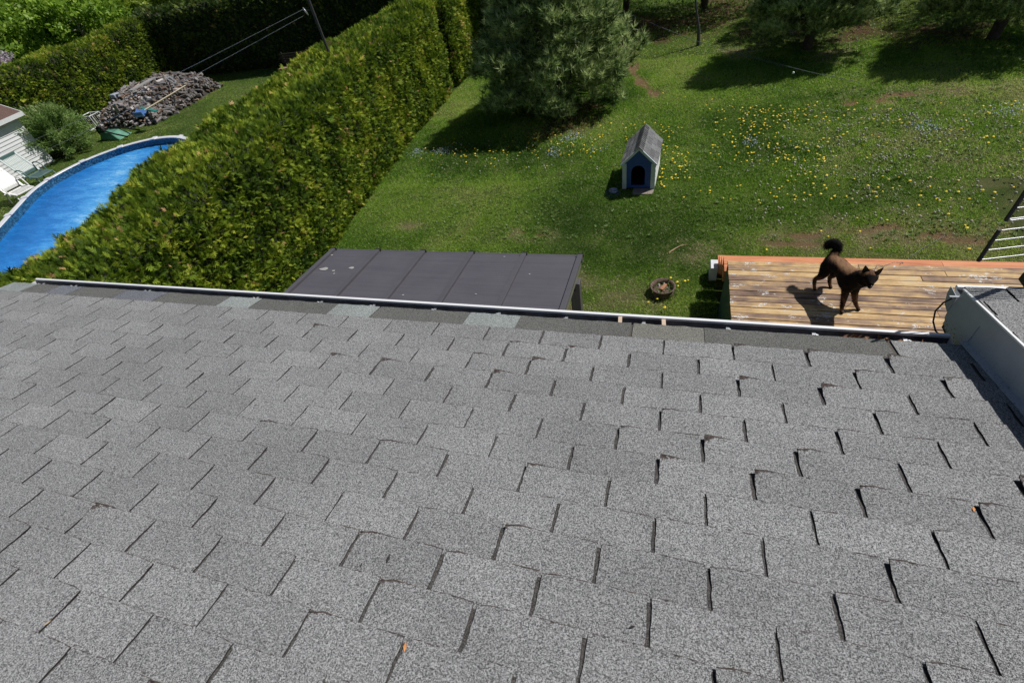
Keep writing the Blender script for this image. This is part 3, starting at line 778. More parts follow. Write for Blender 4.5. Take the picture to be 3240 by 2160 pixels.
# patches of small blue flowers
bm_ = simple('pale_blue_petals', (0.36, 0.43, 0.60), 0.7, var=0.15, scale=30)
for (px, py, rx, ry, n, lb) in ((1405, 480, .30, .14, 120, 'small blue flowers growing close to the long hedge'), (1318, 487, .28, .12, 90, 'faint blue flower patch touching the foot of the long hedge'),
                                (1812, 437, .26, .16, 130, 'dense blue flowers at the edge of the big pine shadow'), (1752, 488, .17, .12, 80, 'little blue flower cluster between the big pine shadow and the kennel'),
                                (1895, 475, .2, .10, 40, 'thin blue flowers just left of the kennel roof'), (2370, 455, .16, .10, 50, 'small blue flower tuft right of the kennel among dandelions'),
                                (2922, 408, .28, .16, 130, 'pale blue flower patch among grey seed heads at the right'), (3190, 355, .35, .12, 110, 'pale blue flowers near the right end of the bare earth')):
    c_ = gz(px, py); P = np.stack([rng.normal(c_[0], rx * .6, n), rng.normal(c_[1], ry * 1.2, n), rng.uniform(0.03, 0.07, n)], -1)
    D = unit(np.stack([rng.normal(0, 1, n), rng.normal(0, 1, n), np.full(n, .35)], -1)); S = unit(np.cross(D, [0, 0, 1]))
    V, T, C_ = merge([quads(P + D * -0.008, D, S, 0.022, 0.02, np.ones(n)), blades(P - [0, 0, 0.05], np.tile([0, 0, 1.0], (n, 1)), S, 0.05, 0.003, np.zeros(n))])
    mi = [0] * (2 * n) + [1] * n
    o = np_mesh('blue_flower_patch', V, T, [bm_, stm], C_, midx=mi, loc=(c_[0], c_[1], 0)); tag(o, lb, 'flower patch', kind='stuff')

# ================================================================== HEDGES
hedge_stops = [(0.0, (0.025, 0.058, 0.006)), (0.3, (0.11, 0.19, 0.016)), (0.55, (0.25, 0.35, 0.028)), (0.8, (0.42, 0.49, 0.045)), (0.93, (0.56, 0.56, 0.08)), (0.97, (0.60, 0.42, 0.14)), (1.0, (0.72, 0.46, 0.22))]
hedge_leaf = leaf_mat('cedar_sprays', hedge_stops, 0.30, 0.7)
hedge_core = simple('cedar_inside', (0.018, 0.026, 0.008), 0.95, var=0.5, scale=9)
far_leaf = leaf_mat('cedar_sprays_shaded', [(0.0, (0.018, 0.042, 0.008)), (0.4, (0.06, 0.11, 0.017)), (0.75, (0.14, 0.20, 0.03)), (0.95, (0.24, 0.28, 0.05)), (1.0, (0.42, 0.28, 0.10))], 0.25, 0.6)  # darker copy of the sprays: the far hedge's shade put into the colours
def hedge(name, label, O, T, length, fr, fl_, H, density, size, leafm, seed, lump=0.10, rng_=(0, None), groove=()):
    """O origin, T unit direction; fr(t), fl_(t) offsets of the right and left faces along the right normal"""
    T = np.array([T[0], T[1], 0.0]); Nn = np.array([T[1], -T[0], 0.0]); O = np.array([O[0], O[1], 0.0]); up = np.array([0, 0, 1.0])
    rc = 0.32
    def surf(t, s):
        r = fr(t); l = fl_(t); w = r - l; Hh = H + 0.10 * (vnoise(np.stack([t, t * 0], -1), 0.9, seed) - 0.5) * 2
        a = Hh - rc; b_ = w - 2 * rc; q = rc * PI / 2; tot = 2 * a + b_ + 2 * q; d = s * tot
        z = np.zeros_like(t); x = np.zeros_like(t); nx_ = np.zeros_like(t); nz = np.zeros_like(t)
        c1 = d < a; c2 = (d >= a) & (d < a + q); c3 = (d >= a + q) & (d < a + q + b_); c4 = (d >= a + q + b_) & (d < a + 2 * q + b_); c5 = d >= a + 2 * q + b_
        x[c1] = r[c1]; z[c1] = d[c1]; nx_[c1] = 1
        th = (d - a) / rc; x[c2] = (r - rc + rc * np.cos(th))[c2]; z[c2] = (a + rc * np.sin(th))[c2]; nx_[c2] = np.cos(th)[c2]; nz[c2] = np.sin(th)[c2]
        x[c3] = (r - rc - (d - a - q))[c3]; z[c3] = Hh[c3]; nz[c3] = 1
        th = PI / 2 + (d - a - q - b_) / rc; x[c4] = (l + rc + rc * np.cos(th))[c4]; z[c4] = (a + rc * np.sin(th))[c4]; nx_[c4] = np.cos(th)[c4]; nz[c4] = np.sin(th)[c4]
        x[c5] = l[c5]; z[c5] = (a - (d - a - 2 * q - b_))[c5]; nx_[c5] = -1
        P = O + t[:, None] * T + x[:, None] * Nn + z[:, None] * up; n_ = nx_[:, None] * Nn + nz[:, None] * up
        disp = (fbm(P, 1.5, seed + 1, 3) - 0.5) * 2 * lump + (vnoise(P, 6.5, seed + 2) - 0.5) * 0.10
        for g_t, g_w, g_d in groove: disp -= g_d * np.exp(-((t - g_t) / g_w) ** 2) * np.clip(nx_ + 0.3, 0, 1)
        # narrower at the very foot
        disp -= 0.12 * np.clip(1 - z / 0.35, 0, 1) * (np.abs(nx_) > 0.5)
        return P, n_, disp, tot
    h = root(name, tuple(O), label, 'hedge')
    # core
    nt = int(length / 0.35) + 2; ns = 26
    tt, ss = np.meshgrid(np.linspace(0, length, nt), np.linspace(0, 1, ns), indexing='ij')
    P, n_, dp, _ = surf(tt.ravel(), ss.ravel()); V = P + n_ * (dp - 0.09)[:, None]
    V[:, 2] = np.maximum(V[:, 2], -0.03)
    q = (np.arange(nt - 1)[:, None] * ns + np.arange(ns - 1)[None]).reshape(-1, 1)
    Fq = np.concatenate([q, q + 1, q + ns + 1, q + ns], 1)
    tri = np.concatenate([Fq[:, [0, 1, 2]], Fq[:, [0, 2, 3]]])
    cap = []
    for base in (0, (nt - 1) * ns):
        c0 = len(V); V = np.concatenate([V, [V[base:base + ns].mean(0)]])
        cap += [(base + i, base + i + 1, c0) for i in range(ns - 1)]
    np_mesh('inner_growth', V, np.concatenate([tri, cap]), hedge_core, parent=h, smooth=True)
    # sprays
    tot = 2 * H + 2; n = int(length * tot * density)
    t = rng.uniform(0, length, n); s = rng.random(n)
    P, n_, dp, _ = surf(t, s)
    # ends of the hedge
    ne = int(density * 2.2 * H); te = rng.integers(0, 2, ne) * length; se = rng.random(ne); Pe, nne, dpe, _ = surf(te.astype(float), se)
    mid = O + te[:, None] * T + ((fr(te.astype(float)) + fl_(te.astype(float))) / 2)[:, None] * Nn
    k = rng.random(ne)[:, None]; Pe = Pe * (1 - k) + (mid + up * Pe[:, 2:3]) * k; nne = np.where(te[:, None] > 0, T, -T)
    P = np.concatenate([P + n_ * dp[:, None], Pe]); n_ = np.concatenate([n_, nne])
    ok = seen(P, 150) | (rng.random(len(P)) < 0.25); P = P[ok]; n_ = n_[ok]; n = len(P)
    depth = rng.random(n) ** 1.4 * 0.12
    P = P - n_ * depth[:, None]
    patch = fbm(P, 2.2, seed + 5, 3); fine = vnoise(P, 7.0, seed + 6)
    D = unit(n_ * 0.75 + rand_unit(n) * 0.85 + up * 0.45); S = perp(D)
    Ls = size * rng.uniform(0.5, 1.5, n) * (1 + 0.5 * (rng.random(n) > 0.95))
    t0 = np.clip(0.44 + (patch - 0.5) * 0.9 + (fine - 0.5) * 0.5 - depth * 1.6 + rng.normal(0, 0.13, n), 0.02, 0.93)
    dead = (rng.random(n) > 0.992) | ((vnoise(P, 3.1, seed + 9) > 0.86) & (rng.random(n) > 0.82)); t0 = np.where(dead, 0.98, t0)
    pp = []
    for k_, (o_, a_, l_) in enumerate(((0.0, 0.0, 1.0), (0.10, 0.85, 0.60), (0.10, -0.85, 0.60), (0.36, 0.75, 0.50), (0.36, -0.75, 0.50), (0.6, 0.6, 0.34))):
        Dk = unit(D + S * a_); Sk = unit(np.cross(np.cross(D, S), Dk)); pp.append(blades(P + D * (Ls * o_)[:, None], Dk, Sk, Ls * l_, Ls * 0.17, np.clip(t0 + 0.05 * k_ * 0.5, 0, 1)))
    V, T_, C_ = merge(pp)
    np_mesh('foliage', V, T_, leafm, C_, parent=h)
    return h
main_r = lambda t: np.interp(t - 1.2, [-1.2, 2, 7, 9, 11, 13, 16, 19, 23, 26], [-6.75, -6.75, -6.82, -7.02, -7.18, -7.28, -7.30, -7.15, -7.6, -8.4])
main_l = lambda t: np.interp(t - 1.2, [-1.2, 2.9, 4, 6.7, 9.9, 13.1, 16.4, 26], [-9.2, -8.62, -8.32, -8.75, -9.15, -9.05, -8.85, -9.6])
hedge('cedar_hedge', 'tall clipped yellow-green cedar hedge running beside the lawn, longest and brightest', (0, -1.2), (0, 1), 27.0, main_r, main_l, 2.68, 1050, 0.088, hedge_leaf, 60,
      groove=((17.6, 0.22, 0.38), (13.0, 0.2, 0.06), (9.4, 0.25, 0.06)))
hedge('cedar_hedge', 'clipped cedar hedge behind the shed and woodpile in the neighbouring garden', (-25.2, 9.0), (0, 1), 13.0, lambda t: t * 0 + 0.0, lambda t: t * 0 - 1.5, 2.72, 520, 0.11, hedge_leaf, 63, lump=0.09)
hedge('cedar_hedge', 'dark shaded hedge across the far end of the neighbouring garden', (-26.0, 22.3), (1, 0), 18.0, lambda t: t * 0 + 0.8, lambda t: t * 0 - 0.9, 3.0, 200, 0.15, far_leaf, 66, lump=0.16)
# ================================================================== TREES
bark = simple('bark', (0.085, 0.068, 0.055), 0.95, var=0.45, scale=14, bumpy=0.6)
bark_pale = simple('bark_pale', (0.24, 0.22, 0.20), 0.9, var=0.35, scale=14, bumpy=0.5)
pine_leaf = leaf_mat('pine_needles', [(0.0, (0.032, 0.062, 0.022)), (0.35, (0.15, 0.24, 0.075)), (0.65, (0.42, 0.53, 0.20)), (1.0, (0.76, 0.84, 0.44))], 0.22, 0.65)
def pine(loc, Ht, Rmax, label, seed, z0=0.35, whorl=0.30, tufts=46, needle=0.15, cull=True, dens=1.0):
    r_ = np.random.default_rng(seed); x0, y0 = loc
    t = root('pine_tree', (x0, y0, 0), label, 'tree', 'pines along the end of the lawn')
    b = MB(); b.tube([(x0 + 0.03 * math.sin(k), y0 + 0.03 * math.cos(k * 1.7), Ht * k / 8) for k in range(9)], [0.13 * (1 - k / 8.6) + 0.012 for k in range(9)], 8)
    b.build('trunk', bark, t)
    lim = MB(); TP = []; TD = []
    z = z0
    while z < Ht - 0.2:
        rr = Rmax * (1 - ((z - z0) / (Ht - z0)) ** 1.25) * (0.80 + 0.2 * min(1, (z - z0 + 0.25) / 0.7)) + 0.15
        nb_ = int(r_.integers(6, 9) * (1 if rr > 0.8 else 0.7)) + 1; a0 = r_.uniform(0, 6.28)
        for k in range(nb_):
            a = a0 + k * 2 * PI / nb_ + r_.normal(0, 0.15); L_ = rr * r_.uniform(0.78, 1.12); up_ = r_.uniform(0.05, 0.30)
            pts = []
            for q in range(6):
                f_ = q / 5; pts.append(np.array([x0 + math.cos(a) * L_ * f_, y0 + math.sin(a) * L_ * f_, z + L_ * (up_ * f_ * f_ - 0.10 * f_) + r_.normal(0, 0.012)]))
            lim.tube([tuple(p) for p in pts], [0.026 * (1 - 0.8 * q / 5) * (0.5 + rr / Rmax / 2) for q in range(6)], 4, cap=False)
            nt_ = int(tufts * dens * (0.25 + 0.75 * L_ / Rmax))
            f_ = r_.beta(1.7, 0.9, nt_) * 0.98 + 0.04; base = np.array([np.interp(f_, np.linspace(0, 1, 6), [p[c] for p in pts]) for c in range(3)]).T
            side = np.array([-math.sin(a), math.cos(a), 0]); sl = r_.normal(0, 1, nt_) * 0.34 * (1.15 - f_ * 0.75) * min(1, L_ / 1.2)
            rad = np.array([math.cos(a), math.sin(a), 0])
            P = base + side * sl[:, None] + rad * (np.abs(sl) * 0.35)[:, None] + np.array([0, 0, 1.0]) * (r_.normal(0, 0.09, nt_))[:, None]
            TP.append(P); TD.append(unit(rad * 0.55 + side * (sl * 0.9)[:, None] + np.array([0, 0, 0.75]) + r_.normal(0, 0.28, (nt_, 3))))
        z += whorl * r_.uniform(0.8, 1.2)
    lim.build('limbs', bark, t)['kind'] = 'stuff'
    TP = np.concatenate(TP); TD = np.concatenate(TD)
    if cull:
        ok = seen(TP, 250) | (r_.random(len(TP)) < 0.45); TP = TP[ok]; TD = TD[ok]
    kn = 17; n = len(TP)
    P = np.repeat(TP, kn, 0); D0 = np.repeat(TD, kn, 0); along = np.tile(np.linspace(0, 1, kn), n)
    D = unit(D0 * (0.45 + 0.8 * along[:, None]) + unit(r_.normal(size=(n * kn, 3))) * (1.05 - 0.5 * along)[:, None]); P = P + D0 * (along * 0.07)[:, None]
    S = perp(D); cl = fbm(P, 2.0, seed, 2)
    tt = np.clip(0.20 + np.repeat(r_.normal(0, 0.17, n), kn) + r_.normal(0, 0.09, n * kn) + (cl - 0.5) * 0.7 + 0.62 * along, 0, 1)  # tufts dark inside and bright at the tip: light and shade painted in
    V, T_, C_ = blades(P, D, S, needle * r_.uniform(0.7, 1.1, n * kn), 0.0115 * needle / 0.12, tt)
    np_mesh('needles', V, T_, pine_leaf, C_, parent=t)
    return t
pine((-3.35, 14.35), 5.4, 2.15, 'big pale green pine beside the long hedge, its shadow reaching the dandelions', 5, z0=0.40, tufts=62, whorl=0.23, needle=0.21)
pine((3.55, 17.2), 5.4, 1.65, 'dark pine at the top of the picture with a white bench behind it', 6, z0=0.70, tufts=115, whorl=0.24)
pine((7.75, 16.7), 5.0, 1.75, 'pine at the top right corner with a bare lower trunk', 7, z0=0.75, tufts=105, whorl=0.24)
pine((0.75, 22.6), 6.5, 2.1, 'dark pine behind the leaning thin pole', 8, z0=0.9, tufts=70)
pine((-2.3, 24.0), 7.0, 2.4, 'dark pine behind the big pale green pine', 9, z0=0.6, tufts=64)
pine((-5.6, 20.5), 6.0, 1.8, 'dark pine between the long hedge and the bare earth path', 14, z0=0.5, tufts=64)
pine((5.3, 21.4), 7.0, 2.2, 'dark pine behind the gap between the two pines at the right', 10, z0=0.9, tufts=64)
pine((9.6, 20.0), 7.0, 2.4, 'dark pine beyond the top right corner', 12, z0=0.8, tufts=36)

def leafy(name, loc, Ht, Rad, label, seed, stops, zc=0.55, n=9000, size=0.13, trunkm=bark, cat='tree', group=None, blossom=None, stems=1, low=0.0, branch_r=0.09, nl=16):
    r_ = np.random.default_rng(seed); x0, y0 = loc
    t = root(name, (x0, y0, 0), label, cat, group)
    lim = MB(); tips = []
    for s_ in range(stems):
        a = r_.uniform(0, 6.28); bx = x0 + (0.25 * math.cos(a) if stems > 1 else 0); by = y0 + (0.25 * math.sin(a) if stems > 1 else 0)
        top = np.array([x0 + r_.normal(0, .3) * Rad * 0.4, y0 + r_.normal(0, .3) * Rad * 0.4, Ht * 0.75])
        b0 = np.array([bx, by, -0.02])
        (lim).tube([tuple(b0 + (top - b0) * k / 5 + np.array([0.08 * math.sin(k * 2 + s_), 0.08 * math.cos(k * 1.3), 0]) * (k > 0)) for k in range(6)], [branch_r * (1 - 0.15 * k) for k in range(6)], 7)
        for k in range(nl):
            f_ = r_.uniform(0.25, 0.95); st = b0 + (top - b0) * f_; a = r_.uniform(0, 6.28); e_ = r_.uniform(-0.1, 0.9)
            L_ = Rad * r_.uniform(0.55, 1.0); en = st + np.array([math.cos(a) * L_, math.sin(a) * L_, e_ * L_ * 0.8]); mid = (st + en) / 2 + r_.normal(0, 0.12 * Rad, 3) * 0.5
            lim.tube([tuple(st), tuple(mid), tuple(en)], [branch_r * 0.45, branch_r * 0.28, branch_r * 0.08], 5, cap=False); tips += [mid, en, (mid + en) / 2]
    lim.build('trunk', trunkm, t)
    # leaf clumps through the crown volume
    nc = max(20, n // 110); cc = []
    while len(cc) < nc:
        q = r_.uniform(-1, 1, 3)
        rr = np.linalg.norm(q)
        if rr > 1 or rr < 0.35: continue
        cc.append([x0 + q[0] * Rad, y0 + q[1] * Rad, max(low + 0.1, Ht * zc + q[2] * Ht * (1 - zc))])
    cc = np.array(cc + [list(p) for p in tips]); cr = r_.uniform(0.16, 0.34, len(cc)) * Rad * 0.75
    k = r_.integers(0, len(cc), n); off = unit(r_.normal(size=(n, 3))) * (r_.random(n) ** 0.45)[:, None]
    P = cc[k] + off * cr[k][:, None] * [1, 1, 0.75]; P = P[P[:, 2] > low]
    ok = seen(P, 200) | (r_.random(len(P)) < 0.3); P = P[ok]; n = len(P)
    D = unit(r_.normal(size=(n, 3)) + [0, 0, -0.1]); S = perp(D); lum = fbm(P, 1.6, seed, 3)
    tt = np.clip(0.5 + (lum - 0.5) * 0.8 + r_.normal(0, 0.16, n), 0, 1)
    lm_ = leaf_mat(name + '_leaves_%d' % seed, stops, 0.45, 0.5)
    V, T_, C_ = quads(P, D, S, size * r_.uniform(0.6, 1.3, n), size * 0.62, tt)
    np_mesh('crown', V, T_, lm_, C_, parent=t)
    return t
GREEN = [(0, (0.045, 0.11, 0.012)), (0.4, (0.17, 0.30, 0.03)), (0.75, (0.34, 0.52, 0.06)), (1, (0.52, 0.66, 0.12))]
YGREEN = [(0, (0.06, 0.12, 0.012)), (0.4, (0.22, 0.32, 0.035)), (0.75, (0.42, 0.52, 0.08)), (1, (0.60, 0.66, 0.18))]
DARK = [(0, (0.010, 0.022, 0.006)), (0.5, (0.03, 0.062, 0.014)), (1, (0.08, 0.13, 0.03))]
G1 = 'leafy trees behind the neighbouring garden'
for k, (px_, y_, Ht, R_, st, n_, lb) in enumerate(((-34.5, 20.0, 4.6, 2.6, GREEN, 11000, 'bright green leafy tree behind the shed and the left hedge'),
        (-31.0, 22.5, 4.9, 2.5, GREEN, 11000, 'bright green maple above the middle of the left hedge'),
        (-30.5, 26.6, 5.2, 2.4, YGREEN, 7000, 'thin yellow-green tree with grey branches, behind the hedge corner'),
        (-27.6, 28.2, 5.4, 2.2, YGREEN, 5500, 'sparse yellow-green tree with crossing grey limbs, next to the hedge corner'),
        (-38.0, 25.0, 5.5, 3.0, YGREEN, 9000, 'pale green tree at the top left corner'),
        (-36.5, 30.0, 5.5, 3.0, GREEN, 7000, 'green tree farthest back at the top left'),
        (-43.5, 27.0, 5.5, 3.2, DARK, 7000, 'dark tree at the top left edge of the picture'))):
    leafy('leafy_tree', (px_, y_), Ht, R_, lb, 100 + k, st, zc=0.5, n=n_, size=0.24, trunkm=bark_pale, low=0.3, nl=14, branch_r=0.10)
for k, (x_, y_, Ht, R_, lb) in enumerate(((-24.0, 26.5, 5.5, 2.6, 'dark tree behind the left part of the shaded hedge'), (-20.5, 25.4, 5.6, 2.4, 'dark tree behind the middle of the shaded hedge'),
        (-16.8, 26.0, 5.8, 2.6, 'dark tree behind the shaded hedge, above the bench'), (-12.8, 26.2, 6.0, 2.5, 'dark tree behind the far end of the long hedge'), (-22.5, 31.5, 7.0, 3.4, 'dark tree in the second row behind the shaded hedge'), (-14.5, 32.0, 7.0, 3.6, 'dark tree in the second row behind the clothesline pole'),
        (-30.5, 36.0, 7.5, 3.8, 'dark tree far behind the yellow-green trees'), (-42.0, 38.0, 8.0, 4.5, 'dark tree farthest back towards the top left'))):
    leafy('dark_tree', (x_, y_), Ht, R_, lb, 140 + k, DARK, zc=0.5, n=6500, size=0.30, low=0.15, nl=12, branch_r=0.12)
PINKW = [(0, (0.10, 0.05, 0.035)), (0.35, (0.42, 0.36, 0.40)), (0.7, (0.68, 0.63, 0.68)), (1, (0.82, 0.78, 0.82))]
leafy('blossom_tree', (-27.9, 15.2), 3.6, 1.25, 'small tree covered in white blossom at the left edge, behind the shed', 171, PINKW, zc=0.55, n=6000, size=0.13, low=0.4)
SHR = [(0, (0.07, 0.14, 0.03)), (0.4, (0.20, 0.33, 0.08)), (0.75, (0.38, 0.50, 0.18)), (0.93, (0.56, 0.62, 0.32)), (1, (0.66, 0.55, 0.48))]

def bush(loc, Rx, Ry, Ht, label, seed, n=9000):
    r_ = np.random.default_rng(seed); x0, y0 = loc; t = root('shrub', (x0, y0, 0), label, 'shrub')
    lim = MB(); P = []; D = []
    for k in range(150):
        a = r_.uniform(0, 6.28); e_ = r_.uniform(0.0, 1.0) ** 0.7; rr = math.sqrt(1 - (e_ * 0.97) ** 2)
        en = np.array([x0 + math.cos(a) * rr * Rx * r_.uniform(.85, 1.1), y0 + math.sin(a) * rr * Ry * r_.uniform(.85, 1.1), 0.1 + e_ * Ht * r_.uniform(.88, 1.12)]); st = np.array([x0 + r_.normal(0, .15), y0 + r_.normal(0, .15), 0])
        mid = st * 0.5 + en * 0.5 + [0, 0, 0.12 * Ht]
        lim.tube([tuple(st), tuple(mid), tuple(en)], [0.014, 0.009, 0.003], 3, cap=False)
        m_ = n // 150; f_ = r_.beta(2.5, 1, m_); q = np.where(f_[:, None] < .5, st + (mid - st) * f_[:, None] * 2, mid + (en - mid) * (f_[:, None] * 2 - 1))
        d = unit(en - mid); P.append(q + r_.normal(0, 0.055, (m_, 3))); D.append(np.tile(d, (m_, 1)))
    lim.build('stems', bark, t); P = np.concatenate(P); D = unit(np.concatenate(D) * 0.9 + rand_unit(len(P)) * 0.8); n = len(P)
    tt = np.clip(0.42 + (fbm(P, 2.5, seed, 2) - .5) * 0.6 + r_.normal(0, .13, n) + (P[:, 2] > Ht * 0.85) * 0.25 * r_.random(n), 0, 1)
    V, T_, C_ = quads(P, D, perp(D), 0.13 * r_.uniform(.6, 1.3, n), 0.028, tt)
    np_mesh('leaves', V, T_, leaf_mat('shrub_leaves', SHR, 0.4, 0.5), C_, parent=t)
bush((-22.95, 12.90), 1.22, 1.25, 1.62, 'round pale green willow-like shrub between the white shed and the wheelbarrow', 180, 21000)

# low mixed undergrowth beyond the pines
Pn = 26000; P = np.stack([rng.uniform(-9, 14, Pn), rng.uniform(19.5, 34, Pn), np.zeros(Pn)], -1)
P = P[(fbm(P[:, :2], 0.8, 88, 3) > 0.5) & seen(P, 100)]; n = len(P); P[:, 2] = rng.uniform(0.02, 0.22, n)
D = unit(rng.normal(size=(n, 3)) + [0, 0, .7]); V, T_, C_ = quads(P, D, perp(D), rng.uniform(.06, .14, n), 0.05, np.clip(rng.normal(.4, .2, n), 0, 1))
o = np_mesh('undergrowth', V, T_, weed_m, C_); tag(o, 'low leafy ground cover under the far pines', kind='stuff')

# ================================================================== NEIGHBOUR'S GARDEN
# ---- pool
PC1 = np.array((-14.45, 8.58)); PAX = np.array((.568, -.823)); PL = 4.6; PR = 2.10; ZR = 1.20; ZWt = 1.02
pool = root('swimming_pool', (-13.5, 6.7, 0), 'oval above-ground swimming pool with pale rim and bright blue water behind the long hedge', 'swimming pool')
rimm = simple('pool_rim', (0.66, 0.67, 0.70), 0.4, var=0.06)
def stad(s_, r_):
    """point on a stadium outline: s_ in 0..1, at distance r_ from the axis segment"""
    per = 2 * PL + 2 * PI * PR; d = (s_ % 1) * per; nn = np.array((-PAX[1], PAX[0])) * -1; c2 = PC1 + PAX * PL
    if d < PL: return PC1 + PAX * d + nn * r_, nn
    d -= PL
    if d < PI * PR:
        a = d / PR; v = nn * math.cos(a) + PAX * math.sin(a); return c2 + v * r_, v
    d -= PI * PR
    if d < PL: return c2 - PAX * d - nn * r_, -nn
    a = (d - PL) / PR; v = -nn * math.cos(a) - PAX * math.sin(a); return PC1 + v * r_, v
NS = 22
for k in range(NS):
    vs = []; q_n = 7
    for q in range(q_n):
        s_ = (k + 0.02 + 0.96 * q / (q_n - 1)) / NS
        for r_, z in ((PR - 0.01, ZR - 0.02), (PR + 0.005, ZR), (PR + 0.12, ZR + 0.005), (PR + 0.145, ZR - 0.02)): p, _n = stad(s_, r_); vs.append((p[0], p[1], z))
    fs = []
    for q in range(q_n - 1):
        for c_ in range(4):
            d_ = (c_ + 1) % 4; fs.append((q * 4 + c_, q * 4 + d_, q * 4 + 4 + d_, q * 4 + 4 + c_))
    fs += [(3, 2, 1, 0), (24, 25, 26, 27)]
    b = MB(); b.add(vs, fs); b.build('rim_rail', rimm, pool)
    p, v = stad(k / NS, PR + 0.065); a = math.atan2(v[1], v[0])
    b = MB(); b.box((p[0], p[1], ZR + 0.004), (0.20, 0.16, 0.03), Matrix.Rotation(a, 3, 'Z')); b.build('rim_cap', rimm, pool, bevel=0.008)
    p, v = stad(k / NS, PR + 0.075); b = MB(); b.box((p[0], p[1], ZR / 2 - 0.01), (0.06, 0.12, ZR - 0.03), Matrix.Rotation(a, 3, 'Z')); b.build('upright', rimm, pool)
m, N, L, bs = mat('pool_liner'); geo = N.new('ShaderNodeNewGeometry')
n1 = noise_node(N, L, 26, 2, 0.7, geo.outputs['Position']); r1 = ramp(N, [(0.40, (0.008, 0.035, 0.07)), (0.52, (0.022, 0.10, 0.19)), (0.66, (0.08, 0.27, 0.45))]); L.new(n1.outputs[0], r1.inputs[0])
L.new(r1.outputs[0], bs.inputs['Base Color']); bs.inputs['Roughness'].default_value = 0.4
n_ = 96
def wall_(r_, z0_, z1_, name, m_):
    vs = []
    for i in range(n_):
        p, _n = stad(i / n_, r_); vs += [(p[0], p[1], z0_), (p[0], p[1], z1_)]
    b = MB(); b.add(vs, [(2 * i, 2 * ((i + 1) % n_), 2 * ((i + 1) % n_) + 1, 2 * i + 1) for i in range(n_)], 0, True); b.build(name, m_, pool)
wall_(PR, 0.0, ZR - 0.01, 'outer_wall', simple('pool_wall', (0.45, 0.48, 0.52), 0.5)); wall_(PR - 0.012, ZWt - 0.03, ZR - 0.01, 'liner', m)
m, N, L, bs = mat('pool_water'); geo = N.new('ShaderNodeNewGeometry'); mp = N.new('ShaderNodeMapping'); mp.inputs['Rotation'].default_value = (0, 0, 0.97); mp.inputs['Scale'].default_value = (1.0, 3.6, 1)
L.new(geo.outputs['Position'], mp.inputs[0]); n1 = noise_node(N, L, 1.5, 4, 0.65, vec=mp.outputs[0]); n1.inputs['Distortion'].default_value = 0.6
mp3 = N.new('ShaderNodeMapping'); mp3.inputs['Rotation'].default_value = (0, 0, 0.97); mp3.inputs['Scale'].default_value = (1.0, 1.9, 1); L.new(geo.outputs['Position'], mp3.inputs[0])
n2 = noise_node(N, L, 8, 5, 0.8, vec=mp3.outputs[0]); n2.inputs['Distortion'].default_value = 1.8
# the liner floor shows paler towards the middle of the pool
vd = N.new('ShaderNodeVectorMath'); vd.operation = 'DOT_PRODUCT'; vd.inputs[1].default_value = (-PAX[1], PAX[0], 0); L.new(geo.outputs['Position'], vd.inputs[0])
off = maths(N, L, 'SUBTRACT', vd.outputs['Value'], float(np.dot(PC1, (-PAX[1], PAX[0])))); mid_ = maths(N, L, 'SUBTRACT', 1.0, maths(N, L, 'MULTIPLY', maths(N, L, 'ABSOLUTE', off), 0.62), True)
vv = maths(N, L, 'ADD', maths(N, L, 'MULTIPLY', n1.outputs[0], 0.45), maths(N, L, 'MULTIPLY', n2.outputs[0], 0.38)); vv = maths(N, L, 'ADD', vv, maths(N, L, 'MULTIPLY', mid_, 0.26))
r1 = ramp(N, [(0.36, (0.010, 0.14, 0.46)), (0.52, (0.025, 0.23, 0.66)), (0.66, (0.085, 0.40, 0.85)), (0.78, (0.36, 0.70, 0.97))]); L.new(vv, r1.inputs[0])  # pale end of the ramp paints light caustics as streaks on the water
L.new(r1.outputs[0], bs.inputs['Base Color']); bs.inputs['Roughness'].default_value = 0.06; bump(N, L, n2.outputs[0], bs, 0.25, 0.02)
b = MB(); cq = PC1 + PAX * PL / 2; vs = [(cq[0], cq[1], ZWt)]
for i in range(n_): p, _n = stad(i / n_, PR - 0.018); vs.append((p[0], p[1], ZWt))
b.add(vs, [(0, i + 1, (i + 1) % n_ + 1) for i in range(n_)]); b.build('water', m, pool)

# ---- shed
shed = root('garden_shed', (-24.5, 10.5, 0), 'white clapboard garden shed with a brown shingle roof at the left edge', 'shed')
sx_, sy0, sy1, sh = -23.0, 7.2, 12.15, 1.78
sid = simple('white_clapboard', (0.80, 0.81, 0.82), 0.55, var=0.03); brn = shingle_mat('brown_roof', (0.05, 0.03, 0.026), (0.22, 0.14, 0.12), brown=False, rnd=False)
b = MB(); b.span((-26.4, sy0, 0), (sx_ - 0.02, sy1 - 0.02, sh)); b.poly([(-26.4, sy1 - 0.03, sh), (sx_ - 0.02, sy1 - 0.03, sh), ((-26.4 + sx_) / 2, sy1 - 0.03, sh + 0.62)], (0, -(sy1 - sy0 - 0.03), 0)); b.build('wall', sid, shed)
for k in range(15):
    z0_ = 0.06 + k * 0.115; b = MB()
    b.add([(sx_ - 0.004, sy0, z0_ + 0.115), (sx_ + 0.014, sy0, z0_), (sx_ + 0.014, sy1, z0_), (sx_ - 0.004, sy1, z0_ + 0.115), (sx_ - 0.02, sy0, z0_), (sx_ - 0.02, sy1, z0_), (sx_ - 0.02, sy0, z0_ + .115), (sx_ - .02, sy1, z0_ + .115)],
          [(0, 1, 2, 3), (1, 4, 5, 2), (0, 3, 7, 6), (1, 0, 6, 4), (3, 2, 5, 7)])
    b.build('clapboard', sid, shed)
